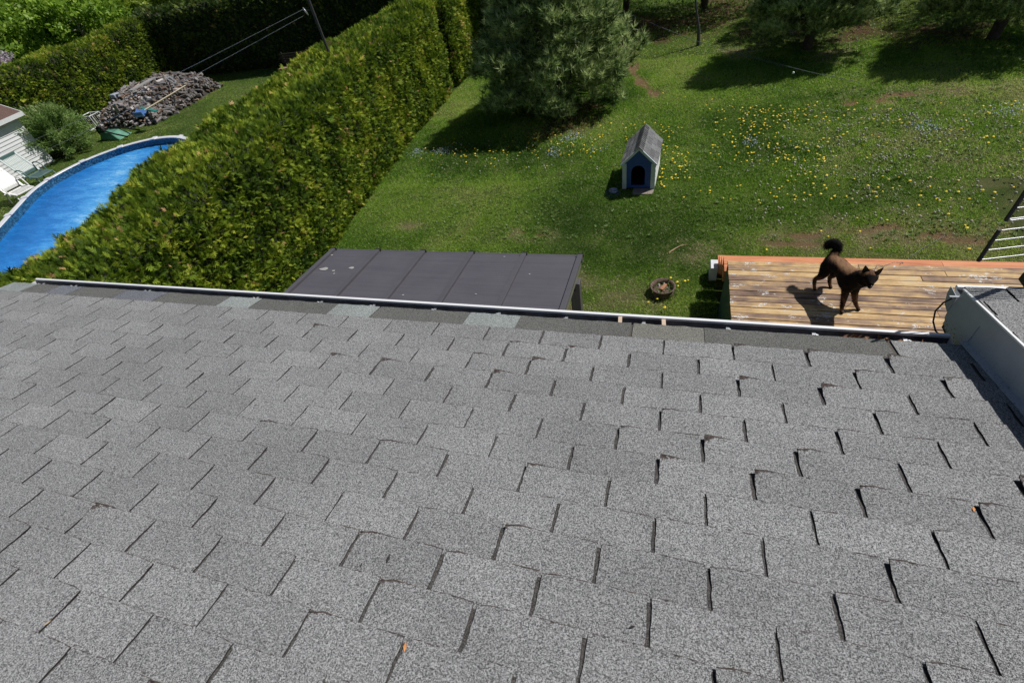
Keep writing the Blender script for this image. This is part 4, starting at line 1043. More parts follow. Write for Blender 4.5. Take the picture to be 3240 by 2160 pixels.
for k in range(15):
    z0_ = 0.06 + k * 0.115; b = MB()
    b.add([(-26.4, sy1 - 0.004, z0_ + .115), (-26.4, sy1 + .010, z0_), (sx_ - 0.01, sy1 + .010, z0_), (sx_ - 0.01, sy1 - 0.004, z0_ + .115)], [(0, 1, 2, 3), (3, 2, 1, 0)]); b.build('clapboard', sid, shed)
b = MB(); b.box((sx_ + 0.006, sy1 + 0.002, sh / 2), (0.055, 0.055, sh)); b.build('corner_trim', sid, shed)
ov = 0.17; cx_ = (-26.4 + sx_) / 2; sl_ = 0.62 / (sx_ - cx_)
pr_ = [(cx_, sh + 0.70), (sx_ + ov, sh + 0.70 - sl_ * (sx_ + ov - cx_)), (sx_ + ov, sh + 0.64 - sl_ * (sx_ + ov - cx_)), (cx_, sh + 0.64)]
b = MB(); b.poly([(x, sy0 - 0.2, z) for x, z in pr_], (0, sy1 - sy0 + 0.45, 0)); b.build('roof', brn, shed)
b = MB(); b.poly([(2 * cx_ - x, sy0 - 0.2, z) for x, z in reversed(pr_)], (0, sy1 - sy0 + 0.45, 0)); b.build('roof', brn, shed)
b = MB(); ze_ = pr_[1][1]; b.span((sx_ + ov + 0.002, sy0 - 0.21, ze_ - 0.13), (sx_ + ov + 0.03, sy1 + 0.27, ze_ + 0.006)); b.build('eaves_board', MT['white_paint'], shed)
b = MB(); b.poly([(x, sy1 + 0.252, z) for x, z in ((cx_, sh + 0.705), (sx_ + ov, ze_ + 0.005), (sx_ + ov, ze_ - 0.10), (cx_, sh + 0.60))], (0, 0.02, 0)); b.build('rake_board', MT['white_paint'], shed)

# ---- loungers
def lounger(loc, rz, m_, label):
    """plastic garden lounger: local x = towards the foot end"""
    t = root('garden_lounger', (loc[0], loc[1], 0), label, 'lounger', rz=rz)
    W = 0.60
    seat = MB()
    for s_ in (-1, 1): seat.beam((-0.05, s_ * (W / 2 - .03), .36), (0.62, s_ * (W / 2 - .03), .34), 0.06, 0.045)
    seat.beam((0.0, -W / 2 + .06, .36), (0.0, W / 2 - .06, .36), 0.07, 0.035); seat.beam((0.60, -W / 2 + .06, .34), (0.60, W / 2 - .06, .34), 0.08, 0.035)
    se = seat.build('seat', m_, t, bevel=0.01)
    for k in range(8):
        y = -W / 2 + .09 + k * (W - .18) / 7; b = MB(); b.beam((0.02, y, .358), (0.58, y, .345), 0.038, 0.015); b.build('slat', m_, se)
    bk = MB(); ang = math.radians(52); up_ = Vector((-math.cos(ang), 0, math.sin(ang))); o0 = Vector((-0.05, 0, .37)); Lb = 0.86
    for s_ in (-1, 1): bk.beam(o0 + Vector((0, s_ * (W / 2 - .03), 0)), o0 + up_ * Lb + Vector((0, s_ * (W / 2 - .03), 0)), 0.07, 0.03)
    bk.beam(o0 + up_ * (Lb - .06) + Vector((0, -W / 2 + .03, 0)), o0 + up_ * (Lb - .06) + Vector((0, W / 2 - .03, 0)), 0.03, 0.14); bk.beam(o0 + up_ * .1 + Vector((0, -W / 2 + .03, 0)), o0 + up_ * .1 + Vector((0, W / 2 - .03, 0)), 0.03, 0.10)
    ba = bk.build('backrest', m_, t, bevel=0.01)
    for k in range(9):
        y = -W / 2 + .09 + k * (W - .18) / 8; b = MB(); b.beam(o0 + up_ * .12 + Vector((0, y, 0)), o0 + up_ * (Lb - .1) + Vector((0, y, 0)), 0.034, 0.014); b.build('slat', m_, ba)
    for s_ in (-1, 1):
        y = s_ * (W / 2 + .02); b = MB(); b.tube([(-0.22, y, .60), (-0.10, y, .635), (0.08, y, .63), (0.19, y, .58), (0.24, y, .44), (0.26, y, .30)], 0.021, 7); b.build('armrest', m_, t)
        b = MB(); b.tube([(-0.30, y * .9, 0.01), (-0.18, y * .95, .2), (-0.05, y, .36)], 0.022, 7); b.build('leg', m_, t)
        b = MB(); b.tube([(0.70, y * .9, 0.01), (0.62, y * .95, .18), (0.52, y * .95, .33)], 0.022, 7); b.build('leg', m_, t)
    b = MB(); b.tube([(0.70, -W / 2 + .02, .03), (0.70, W / 2 - .02, .03)], 0.016, 6); b.build('cross_bar', m_, t)
lounger((-21.35, 10.45), math.radians(-2), simple('green_plastic', (0.10, 0.175, 0.165), 0.4, var=0.1), 'dark green slatted garden lounger in front of the white shed')
lounger((-20.75, 9.35), math.radians(-8), simple('white_plastic', (0.80, 0.80, 0.77), 0.35, var=0.03), 'white slatted garden lounger between the green one and the pool')

# ---- woodpile
pile = root('woodpile', (-22.4, 17.4, 0), 'broad pile of weathered split firewood in front of the left hedge', 'woodpile')
logs_m = [wood_mat('log_%d' % k, st, 0, 1.5, rough=0.9, tintvar=0.5) for k, st in enumerate((
    [(0.3, (0.08, 0.07, 0.065)), (0.55, (0.36, 0.32, 0.29)), (0.8, (0.60, 0.55, 0.50))], [(0.3, (0.11, 0.075, 0.055)), (0.55, (0.36, 0.26, 0.19)), (0.8, (0.62, 0.48, 0.35))], [(0.3, (0.16, 0.15, 0.15)), (0.6, (0.44, 0.42, 0.40)), (0.85, (0.68, 0.65, 0.62))]))]
log_me = []
for k in range(9):
    b = MB(); r_ = random.Random(k); n_ = 6 if k % 3 else 4; R_ = r_.uniform(0.04, 0.075); Ln = r_.uniform(0.34, 0.46)
    prof = [(R_ * r_.uniform(.75, 1.1) * math.cos(2 * PI * i / n_), R_ * r_.uniform(.75, 1.1) * math.sin(2 * PI * i / n_)) for i in range(n_)]
    b.poly([(-Ln / 2, y, z) for y, z in prof], (Ln, 0, 0))
    me = bpy.data.meshes.new('log'); me.from_pydata(b.v, [], b.f); me.materials.append(logs_m[k % 3]); me.update(); log_me.append(me)
def pile_h(x, y):
    a = np.clip((x + 24.3) / 0.6, 0, 1) * np.clip((-20.7 - x) / 1.0, 0, 1) * np.clip((y - 15.3) / 1.5, 0, 1) * np.clip((19.7 - y) / 0.8, 0, 1)
    return 0.84 * a ** 0.5 * (1.05 - 0.10 * (x + 24.2) / 3.4) + 0.10 * math.sin(x * 3.1) * math.sin(y * 2.3) * (a > 0.2)
b = MB(); N1 = 16
vs = [(-24.3 + 3.7 * i / N1, 15.3 + 4.45 * j / N1, max(-0.02, pile_h(-24.3 + 3.7 * i / N1, 15.3 + 4.45 * j / N1) - 0.10)) for j in range(N1 + 1) for i in range(N1 + 1)]
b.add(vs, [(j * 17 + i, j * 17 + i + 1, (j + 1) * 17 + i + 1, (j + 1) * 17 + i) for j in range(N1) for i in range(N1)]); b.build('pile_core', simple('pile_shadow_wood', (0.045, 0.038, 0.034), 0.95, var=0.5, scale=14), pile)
restv = []; restf = []; restm = []
cnt = 0; r_ = random.Random(3)
allp = []
for _ in range(1500):
    x = r_.uniform(-24.35, -20.55); y = r_.uniform(15.3, 19.4); h_ = pile_h(x, y)
    if h_ < 0.07: 
        if r_.random() < 0.9: continue
        h_ = 0.03
    allp.append((x, y, h_ + r_.uniform(-0.10, 0.05)))
for _ in range(650):                       # the near face, log ends and sides
    x = r_.uniform(-24.2, -20.9); y = r_.uniform(15.72, 16.0); hm = pile_h(x, 16.15); allp.append((x, y, r_.uniform(0.04, max(.1, hm))))
for i, (x, y, z) in enumerate(allp):
    me = r_.choice(log_me); right = (x > -22.0) or y > 18.6
    rz = (PI / 2 + r_.gauss(0, 0.25)) if not right else r_.gauss(0.15, 0.3)
    if y < 16.0 and z > 0.05: rz = PI / 2 + r_.gauss(0, 0.2)
    e = Matrix.Rotation(rz, 3, 'Z') @ Matrix.Rotation(r_.gauss(0, 0.22), 3, 'Y') @ Matrix.Rotation(r_.uniform(0, 6), 3, 'X')
    if i % max(1, len(allp) // 290) == 0 and cnt < 298:
        o = bpy.data.objects.new('log', me); COL.objects.link(o); o.parent = pile; o.location = Vector((x, y, z)) - ORG[pile.name]; o.rotation_euler = e.to_euler(); cnt += 1
    else:
        b0 = len(restv); restv += [(e @ v.co + Vector((x, y, z)) - ORG[pile.name])[:] for v in me.vertices]
        for f_ in me.polygons: restf.append([b0 + q for q in f_.vertices]); restm.append(log_me.index(me) % 3)
me = bpy.data.meshes.new('stacked_logs'); me.from_pydata(restv, [], restf)
for m_ in logs_m: me.materials.append(m_)
me.polygons.foreach_set('material_index', restm); o = link_mesh('stacked_logs', me, pile); o['kind'] = 'stuff'
grayw = wood_mat('grey_board', [(0.3, (0.22, 0.215, 0.21)), (0.7, (0.46, 0.455, 0.44))], 0, 1.0)
def loose(name, a, b_, w, h, m_, label, cat, group=None):
    mb = MB(); mb.beam(a, b_, w, h); o = mb.build(name, m_, None, loc=tuple((Vector(a) + Vector(b_)) / 2)); tag(o, label, cat, group); return o
def pz(px, py, z): return tuple(gz(px, py, z))
loose('weathered_board', pz(412, 288, 1.03), pz(488, 246, 1.06), 0.30, 0.03, grayw, 'wide grey weathered board lying on top of the woodpile', 'board')
loose('weathered_board', pz(360, 301, .93), pz(415, 290, 1.0), 0.10, 0.03, grayw, 'thin grey board at the left upper corner of the woodpile', 'board')
loose('weathered_board', pz(357, 331, 0.95), pz(376, 358, 0.55), 0.12, 0.03, grayw, 'grey board leaning on the left side of the woodpile', 'board')
loose('weathered_board', pz(505, 360, 0.12), pz(524, 376, 0.05), 0.16, 0.03, grayw, 'short plank lying on the grass at the foot of the woodpile', 'board')
loose('pale_branch', pz(425, 392, 0.06), pz(487, 380, 0.08), 0.05, 0.05, logs_m[2], 'pale split branch lying on the grass in front of the woodpile', 'branch')
loose('pale_branch', pz(440, 402, 0.05), pz(470, 388, 0.05), 0.05, 0.04, logs_m[2], 'shorter whitish stick nearest the wheelbarrow side of the woodpile foot', 'branch')
loose('white_log', pz(453, 361, 0.30), pz(462, 380, 0.10), 0.12, 0.10, MT['white_paint'], 'white-barked log standing against the front of the woodpile', 'log')
loose('green_plank', pz(444, 341, 0.55), pz(496, 352, 0.45), 0.14, 0.04, simple('green_paint', (0.03, 0.20, 0.17), 0.5), 'teal green plank lying across the front of the woodpile', 'plank')
b = MB(); b.tube([pz(458, 349, 0.72), pz(588, 271, 1.04)], 0.027, 8); o = b.build('long_handle', simple('pale_handle', (0.72, 0.62, 0.46), 0.5), None, loc=pz(520, 312, 1.0)); tag(o, 'long cream wooden handle resting across the woodpile', 'handle')
# blue scoop at its foot
c_ = Vector(pz(447, 358, 0.62)); b = MB(); b.box(c_, (0.50, 0.34, 0.04), Matrix.Rotation(0.5, 3, 'X')); b.box(c_ + Vector((0, -.16, .02)), (0.5, 0.03, 0.14)); b.box(c_ + Vector((-.24, 0, .03)), (0.03, 0.3, 0.10), Matrix.Rotation(0.5, 3, 'X'))
o = b.build('blue_scoop', simple('blue_plastic', (0.10, 0.22, 0.50), 0.45, var=0.25), None, bevel=0.01, loc=tuple(c_)); tag(o, 'faded blue plastic scoop on the front of the woodpile', 'scoop')
# metal frame lying on the pile
b = MB(); fr = [pz(529, 240, 1.06), pz(558, 258, 1.03), pz(552, 264, 1.02), pz(523, 246, 1.05)]
for k in range(4): b.beam(fr[k], fr[(k + 1) % 4], 0.045, 0.03)
o = b.build('metal_rack', MT['alu'], None, loc=fr[0]); tag(o, 'small pale metal rack lying on the upper right of the woodpile', 'rack')
b = MB(); c_ = Vector(pz(364, 303, .90)); b.box(c_, (0.30, 0.30, 0.16)); o = b.build('grey_tub', simple('grey_plastic', (0.34, 0.38, 0.46), 0.5), None, bevel=0.02, loc=tuple(c_)); tag(o, 'grey-blue plastic tub on the left upper corner of the woodpile', 'tub')

# ---- overturned wheelbarrow
wbr = root('wheelbarrow', (-22.0, 14.15, 0), 'green wheelbarrow turned upside down on the grass beside the shrub', 'wheelbarrow')
gm = simple('faded_green_steel', (0.10, 0.26, 0.18), 0.5, 0.1, var=0.35, scale=5); bk_ = MT['black']
A_ = Vector(pz(335, 436, 0.0)); B_ = Vector(pz(397, 432, 0.0)); ax = (B_ - A_).normalized(); sd = Vector((-ax.y, ax.x, 0)); c_ = (A_ + B_) / 2; lt = (B_ - A_).length
b = MB(); n0 = [c_ - ax * lt * .50 - sd * .26, c_ - ax * lt * .50 + sd * .26, c_ + ax * lt * .55 + sd * .34, c_ + ax * lt * .55 - sd * .34]
n1_ = [c_ - ax * lt * .34 - sd * .18 + Vector((0, 0, .30)), c_ - ax * lt * .34 + sd * .18 + Vector((0, 0, .30)), c_ + ax * lt * .20 + sd * .22 + Vector((0, 0, .24)), c_ + ax * lt * .20 - sd * .22 + Vector((0, 0, .24))]
b.add(n0 + n1_, [(4, 5, 6, 7), (0, 1, 5, 4), (1, 2, 6, 5), (2, 3, 7, 6), (3, 0, 4, 7), (3, 2, 1, 0)]); b.build('tray', gm, wbr, bevel=0.03)
wc = Vector(pz(322, 416, 0.30)); b = MB()
for k in range(1): pass
rr = [(0.13, -0.045), (0.20, -0.055), (0.225, 0.0), (0.20, 0.055), (0.13, 0.045), (0.13, -0.045)]
b.lathe(wc, rr, 22, 0, axis=sd); tyre = b.build('wheel', simple('tyre_rubber', (0.018, 0.018, 0.018), 0.8), wbr)
b = MB(); b.lathe(wc, [(0.0, -0.02), (0.128, -0.035), (0.128, 0.035), (0.0, 0.02)], 18, 0, axis=sd); b.build('hub', gm, tyre)
for s_ in (-1, 1):
    b = MB(); b.tube([wc + sd * .08 * s_, c_ - ax * .15 + sd * .17 * s_ + Vector((0, 0, .34)), c_ + ax * .55 + sd * .28 * s_ + Vector((0, 0, .22)), c_ + ax * 1.15 + sd * .31 * s_ + Vector((0, 0, .10))], 0.03, 6); b.build('handle', bk_, wbr)
    b = MB(); b.tube([c_ + ax * .12 + sd * .22 * s_ + Vector((0, 0, .26)), c_ + ax * .02 + sd * .24 * s_ + Vector((0, 0, .58)), c_ - ax * .22 + sd * .22 * s_ + Vector((0, 0, .34))], 0.022, 6); b.build('leg', bk_, wbr)

# ---- white wire crate behind the shrub
cr = root('wire_crate', pz(300, 412, 0.0), 'white wire crate standing between the shrub and the wheelbarrow', 'crate')
c_ = Vector(pz(300, 425, 0.0)) + Vector((-0.3, .55, 0)); wm = MT['white_paint']
for k in range(4):
    x, y = (-.3, .3, .3, -.3)[k], (-.25, -.25, .25, .25)[k]; b = MB(); b.tube([c_ + Vector((x, y, 0)), c_ + Vector((x, y, .62))], .022, 6); b.build('post', wm, cr)
b = MB()
for z in (.62, .05):
    for k in range(4):
        q = [(-.3, -.25), (.3, -.25), (.3, .25), (-.3, .25)]; b.tube([c_ + Vector((*q[k], z)), c_ + Vector((*q[(k + 1) % 4], z))], .022, 6)
b.build('frame', wm, cr)
b = MB()
for k in range(6):
    y = -.25 + k * .1; b.tube([c_ + Vector((.3, y, .05)), c_ + Vector((.3, y, .62))], .007, 4)
    b.tube([c_ + Vector((-.3 + .12 * k, -.25, .05)), c_ + Vector((-.3 + .12 * k, -.25, .62))], .007, 4)
b.build('wires', wm, cr)

# ---- clothesline pole, pulley, lines
def onY(px, py, y):
    d = RC @ np.array([(px - 1620) / F_PX, (py - 1080) / F_PX, 1.0]); return CAM + d * (y / d[1])
pole = root('clothesline_pole', (-7.95, 10.9, 0), 'dark leaning pole rising out of the long hedge and carrying a clothesline pulley', 'pole')
top_ = Vector(onY(968, -22, 10.9)); b = MB(); b.tube([(-7.95, 10.9, 0), tuple(Vector((-7.95, 10.9, 0)).lerp(top_, .5)), tuple(top_)], [0.034, 0.032, 0.03], 8); b.build('post', simple('grey_dark_pole', (0.045, 0.045, 0.05), 0.6), pole)
pu_ = Vector(onY(967, 37, 10.9)); b = MB(); axp = Vector((0.55, 0.55, 0.25)).normalized(); n_ = 20
ring = lambda R_, r__: [(R_ - r__, 0), (R_, -r__), (R_ + r__, 0), (R_, r__), (R_ - r__, 0)]
b.lathe(pu_, ring(0.078, 0.009), n_, 0, axp)
Q = axp.to_track_quat('Z', 'Y').to_matrix()
for k in range(3):
    a = 2 * PI * k / 3 + .3; b.tube([pu_, pu_ + Q @ Vector((.075 * math.cos(a), .075 * math.sin(a), 0))], 0.006, 5)
b.build('pulley', MT['alu'], pole)
b = MB(); b.tube([tuple(pu_), tuple(pu_ + Vector((.03, 0, .03))), tuple(onY(984, 34, 10.9))], 0.008, 5); b.build('hook', MT['black'], pole)
lm_ = simple('grey_line', (0.45, 0.45, 0.46), 0.5)
cl = root('clothesline', tuple(pu_), 'pair of thin grey clothesline wires from the pulley across the woodpile towards the shed', 'clothesline')
E1 = Vector(gz(-60, 508, 2.35)); 
for (pA, pB) in (((960, 30), (-40, 505)), ((962, 50), (-40, 560))):
    a = Vector(onY(*pA, 10.9)); e = Vector(onY(*pB, 10.0 if pA[1] < 40 else 9.4)); mid = [a.lerp(e, k / 16) - Vector((0, 0, 0.10 * math.sin(PI * k / 16))) for k in range(17)]
    b = MB(); b.tube(mid, 0.0035, 5, cap=False); b.build('wire', lm_, cl)

# ---- bench in the shade beyond the hedge
rw = wood_mat('bench_wood', [(0.3, (0.16, 0.07, 0.05)), (0.7, (0.42, 0.24, 0.19))], 0); rw_shade = simple('bench_back_shaded', (0.03, 0.022, 0.02), .8)  # bench back near-black: tree shade put into its colour
bc = root('garden_bench', (-16.3, 19.75, 0), 'wooden slatted bench in the dark shade beyond the long hedge', 'bench')
for k in range(4): b = MB(); b.span((-17.0, 19.42 + .1 * k, .43), (-15.4, 19.50 + .1 * k, .46)); b.build('seat_slat', rw, bc)
for k in range(4): b = MB(); b.span((-17.0, 19.86, .55 + .1 * k), (-15.4, 19.89, .62 + .1 * k)); b.build('back_slat', rw_shade, bc)
for x in (-16.9, -15.5):
    for y in (19.46, 19.82): b = MB(); b.span((x - .03, y - .03, 0), (x + .03, y + .03, .43)); b.build('leg', rw, bc)
    b = MB(); b.span((x - .03, 19.895, 0), (x + .03, 19.94, .97)); b.build('back_post', rw_shade, bc)

# ---- right hand side of the lawn's far end
wbn = root('white_bench', (3.7, 20.35, 0), 'low white bench in the shade behind the dark pine', 'bench'); wp = simple('bench_white', (0.62, 0.64, 0.68), 0.6)
for k in range(3):
    b = MB(); a = Vector(pz(2500, 62, .42)) + Vector((0, .13 * k, 0)); e = Vector(pz(2625, 49, .42)) + Vector((0, .13 * k, 0)); b.beam(a, e, .11, .03); b.build('seat_board', wp, wbn)
for t_ in (.12, .88):
    b = MB(); q = Vector(pz(2500, 62, .42)).lerp(Vector(pz(2625, 49, .42)), t_) + Vector((0, .13, 0)); b.box((q.x, q.y, .20), (.08, .34, .40)); b.build('leg', wp, wbn)
tp = root('thin_pole', (0.565, 18.49, 0), 'thin bent dark pole standing in the grass in front of the dark pine', 'pole')
b = MB(); b.tube([(0.565, 18.49, 0), tuple(onY(2211, 100, 18.49)), tuple(onY(2207, 60, 18.49)), tuple(onY(2203, 30, 18.49)), tuple(onY(2199, -30, 18.49)), tuple(onY(2196, -90, 18.49))], [.062, .05, .036, .03, .028, .026], 8)
b.build('post', simple('slate_pole', (0.07, 0.075, 0.09), 0.5, var=.3), tp)
cb = [Vector(gz(*q, .35)) for q in ((1985, 40), (2020, 58), (2195, 128), (2370, 180), (2560, 228), (2720, 262))]
b = MB(); b.tube(cb, 0.006, 5, cap=False); o = b.build('tether_cable', simple('thin_cable', (0.20, 0.21, 0.24), .5), None, loc=tuple(cb[0])); tag(o, 'thin tether cable stretched low over the grass between the far trees', 'cable')
b = MB(); q = Vector(gz(2510, 231, .3)); b.sphere(q, .03, 8, 6); o = b.build('cable_stop', MT['white_paint'], None, loc=tuple(q)); tag(o, 'tiny white stopper on the tether cable in the pine shadow', 'cable stop')
# ================================================================== DECK
ZD = 0.90; YF_ = 5.81; XD = 0.877; XE = 6.6
deck = root('wooden_deck', (3.0, 4.0, 0), 'weathered wooden deck with flaking white paint and new orange steps, below the eave', 'deck')
board_m = wood_mat('deck_boards', [(0.16, (0.075, 0.045, 0.032)), (0.34, (0.20, 0.125, 0.085)), (0.47, (0.31, 0.205, 0.125)), (0.60, (0.50, 0.325, 0.14)), (0.74, (0.60, 0.44, 0.23)), (0.9, (0.46, 0.38, 0.31))], 0, 0.85, paint=0.95, tintvar=0.30)
orange_m = wood_mat('new_cedar', [(0.3, (0.36, 0.11, 0.045)), (0.5, (0.58, 0.22, 0.095)), (0.75, (0.74, 0.36, 0.18))], 0, 1.0, tintvar=0.2)
teal = simple('teal_paint', (0.035, 0.085, 0.082), 0.6, var=0.25)
pitch = 0.1062; y = YF_; k = 0
r_ = random.Random(12)
while y - pitch > 1.65:
    xs_ = [XD + r_.uniform(-0.003, 0.004)]; x = XD + r_.choice([1.3, 2.2, 3.1, 3.6, 2.7])
    if k < 2: x = 2.45 + 0.9 * k
    while x < XE - 0.8: xs_.append(x); x += r_.uniform(2.0, 3.2)
    xs_.append(XE)
    for a, e in zip(xs_, xs_[1:]):
        b = MB(); dz = r_.uniform(-0.003, 0.003)
        b.span((a + 0.0015, y - pitch + 0.0085, ZD - 0.028 + dz), (e - 0.002, y - 0.001, ZD + dz)); b.build('board', board_m, deck, bevel=0.003)
    y -= pitch; k += 1
b = MB(); b.span((XD + 0.04, 1.70, ZD - 0.20), (XE, YF_ - 0.06, ZD - 0.040)); b.build('joists', simple('dark_joist', (0.07, 0.055, 0.045), .9), deck)
b = MB(); b.span((XD + 0.004, 1.70, 0.0), (XD + 0.035, YF_ - 0.05, ZD - 0.031)); b.build('side_skirt', teal, deck)
b = MB(); b.span((XD + 0.05, YF_ - 0.05, 0.0), (XE, YF_ - 0.02, ZD - 0.031)); b.build('front_skirt', teal, deck)
# steps going down to the lawn, the full width
tz = [(6.165, 0.705), (6.385, 0.545), (6.61, 0.385), (6.83, 0.235)]
prev = YF_
for k, (yf, z) in enumerate(tz):
    yb = prev + (0.004 if k else 0.006)
    wdt = (yf - yb)
    nb_ = 2 if wdt > 0.25 else 1
    for q in range(nb_):
        y0_ = yb + q * (wdt + 0.004) / nb_; y1_ = y0_ + (wdt - 0.004 * (nb_ - 1)) / nb_ - 0.0
        cutx = [XD - 0.012, 2.62 + 0.9 * ((k * 2 + q) % 3), XE]
        for a, e in zip(cutx, cutx[1:]):
            b = MB(); b.span((a + 0.001, y0_, z - 0.036), (e - 0.001, y1_ - 0.002, z)); b.build('tread', orange_m, deck, bevel=0.003)
    b = MB(); b.span((XD + 0.02, yf - 0.045, z - 0.19), (XE, yf - 0.022, z - 0.038)); b.build('riser', orange_m, deck)
    b = MB(); b.span((XD - 0.010, yb + 0.01, max(0, z - 0.20)), (XD + 0.026, yf - 0.03, z - 0.038)); b.build('stringer', orange_m, deck)
    prev = yf
b = MB(); b.span((0.752, 6.44, 0.0), (0.862, 6.67, 0.26)); o = b.build('white_block', simple('white_block_paint', (0.66, 0.68, 0.72), 0.6), None, bevel=0.006, loc=(0.80, 6.55, 0)); tag(o, 'white painted block on the grass at the left end of the orange steps', 'block')

# ================================================================== PATIO COVER
pc = root('patio_cover', (-2.36, 3.0, 0), 'dark grey metal lean-to patio cover with five panels, just below the eave', 'patio cover')
gz_ = lambda y: 2.30 + 0.11 * (3.955 - y)
gm_, N, L, bs = mat('grey_roof_sheet'); geo = N.new('ShaderNodeNewGeometry')
mp = N.new('ShaderNodeMapping'); mp.inputs['Scale'].default_value = (0.6, 22, 1); L.new(geo.outputs['Position'], mp.inputs[0]); n1 = noise_node(N, L, 1.2, 3, .6, vec=mp.outputs[0]); n2 = noise_node(N, L, 3, 4, .6, geo.outputs['Position'])
r1 = ramp(N, [(.3, (0.074, 0.071, 0.084)), (.7, (0.105, 0.10, 0.113))]); L.new(maths(N, L, 'ADD', maths(N, L, 'MULTIPLY', n1.outputs[0], .5), maths(N, L, 'MULTIPLY', n2.outputs[0], .5)), r1.inputs[0]); L.new(r1.outputs[0], bs.inputs['Base Color'])
bs.inputs['Roughness'].default_value = .42
wv = N.new('ShaderNodeTexWave'); wv.bands_direction = 'Y'; wv.inputs['Scale'].default_value = 9.0; L.new(geo.outputs['Position'], wv.inputs['Vector']); bump(N, L, wv.outputs[0], bs, .12, .004)
bm2 = simple('grey_frame', (0.085, 0.082, 0.092), 0.4, var=.08); green_refl = simple('frame_side_reflection', (0.15, 0.16, 0.12), 0.5, var=.08)  # olive tone of the side beams: green reflection put into the colour
xg = [-3.90, -3.27, -2.66, -2.055, -1.44, -0.825]
y0_, y1_ = 1.70, 3.95
for a, e in zip(xg, xg[1:]):
    b = MB(); q = [(a + .012, y0_), (e - .012, y0_), (e - .012, y1_), (a + .012, y1_)]
    b.add([(x, y, gz_(y)) for x, y in q] + [(x, y, gz_(y) - .012) for x, y in q], [(0, 1, 2, 3), (7, 6, 5, 4), (2, 1, 5, 6), (3, 2, 6, 7), (0, 3, 7, 4), (1, 0, 4, 5)]); b.build('roof_panel', gm_, pc)
for x in xg:
    w_ = 0.055 if x in (xg[0], xg[-1]) else 0.058
    b = MB(); b.beam((x, y0_, gz_(y0_) + .016), (x, y1_ + .01, gz_(y1_) + .014), w_, .032); rb = b.build('rib', bm2, pc, bevel=.003)
    b = MB(); b.box((x, y1_ + .018, gz_(y1_) + .012), (w_ + .012, .02, .035)); b.build('end_cap', MT['black'], rb)
b = MB(); b.span((xg[0] - .02, y1_ - .005, gz_(y1_) - .075), (xg[-1] + .02, y1_ + .045, gz_(y1_) - .002)); b.build('front_gutter', bm2, pc, bevel=.004)
for x in (xg[0] + .005, xg[-1] - .005):
    b = MB(); b.beam((x, y0_, gz_(y0_) - .055), (x, y1_ - .02, gz_(y1_) - .06), .035, .09); b.build('side_beam', green_refl, pc, bevel=.004)
    b = MB(); b.span((x - .05, 3.60, 0), (x + .05, 3.70, gz_(3.7) - .10)); b.build('post', bm2, pc, bevel=.006)
b = MB(); b.span((xg[0], 3.60, gz_(3.65) - .20), (xg[-1], 3.70, gz_(3.65) - .112)); b.build('cross_beam', bm2, pc)
wps = simple('bird_dropping', (0.34, 0.34, 0.32), .8)
r_ = random.Random(5)
for i, (px, py, s) in enumerate(((1025, 852, .04), (1056, 857, .018), (1113, 849, .028), (1058, 866, .012), (1051, 808, .014), (1596, 813, .01), (1676, 868, .009), (1275, 934, .01), (1506, 931, .009))):
    d = RC @ np.array([(px - 1620) / F_PX, (py - 1080) / F_PX, 1.0]); t_ = (2.30 + .11 * 3.955 - CAM[2]) / (d[2] + .11 * d[1]); q = CAM + d * t_
    b = MB(); n_ = 8; vs = [Vector((q[0] + s * r_.uniform(.5, 1.1) * math.cos(2 * PI * j / n_) * 1.5, q[1] + s * r_.uniform(.5, 1.1) * math.sin(2 * PI * j / n_), 0)) for j in range(n_)]
    vs = [Vector((v.x, v.y, gz_(v.y) + .0035)) for v in vs]; b.poly(vs, (0, 0, .0015)); b.build('dropping', wps, pc)

# ================================================================== DOG HOUSE
dh = root('dog_house', (-0.93, 9.375, 0.02), 'small blue and white dog house with grey shingle roof and arched opening, in the lawn', 'dog house', rz=math.radians(-2.6))
W = 0.643; LN = 1.06; HW = 0.567; HA = 0.885; T_ = 0.014
wh = simple('kennel_white', (0.78, 0.80, 0.80), 0.5, var=.04); wb_ = simple('kennel_trim', (0.60, 0.70, 0.72), 0.5, var=.05); blue = simple('kennel_blue', (0.030, 0.085, 0.33), 0.5, var=.12)
for s_, nm in ((0, 'side_wall'), (W, 'side_wall')):
    b = MB(); b.span((s_ - .008, .015, .03), (s_ + .008, LN - .015, HW + .0)); sw = b.build(nm, wh, dh)
    for k in range(5):
        b = MB(); zz = .05 + k * .105; sg = -1 if s_ == 0 else 1
        b.add([(s_ + sg * .008, .02, zz + .10), (s_ + sg * .018, .02, zz), (s_ + sg * .018, LN - .02, zz), (s_ + sg * .008, LN - .02, zz + .10), (s_ + sg * .008, .02, zz), (s_ + sg * .008, LN - .02, zz)], [(0, 1, 2, 3) if sg < 0 else (3, 2, 1, 0), (1, 4, 5, 2), (0, 4, 1), (3, 2, 5)]); b.build('siding', wh, sw)
b = MB(); b.poly([(0.01, LN, .03), (W - .01, LN, .03), (W - .01, LN, HW), (W / 2, LN, HA - .012), (0.01, LN, HW)], (0, -.016, 0)); b.build('back_wall', blue, dh)
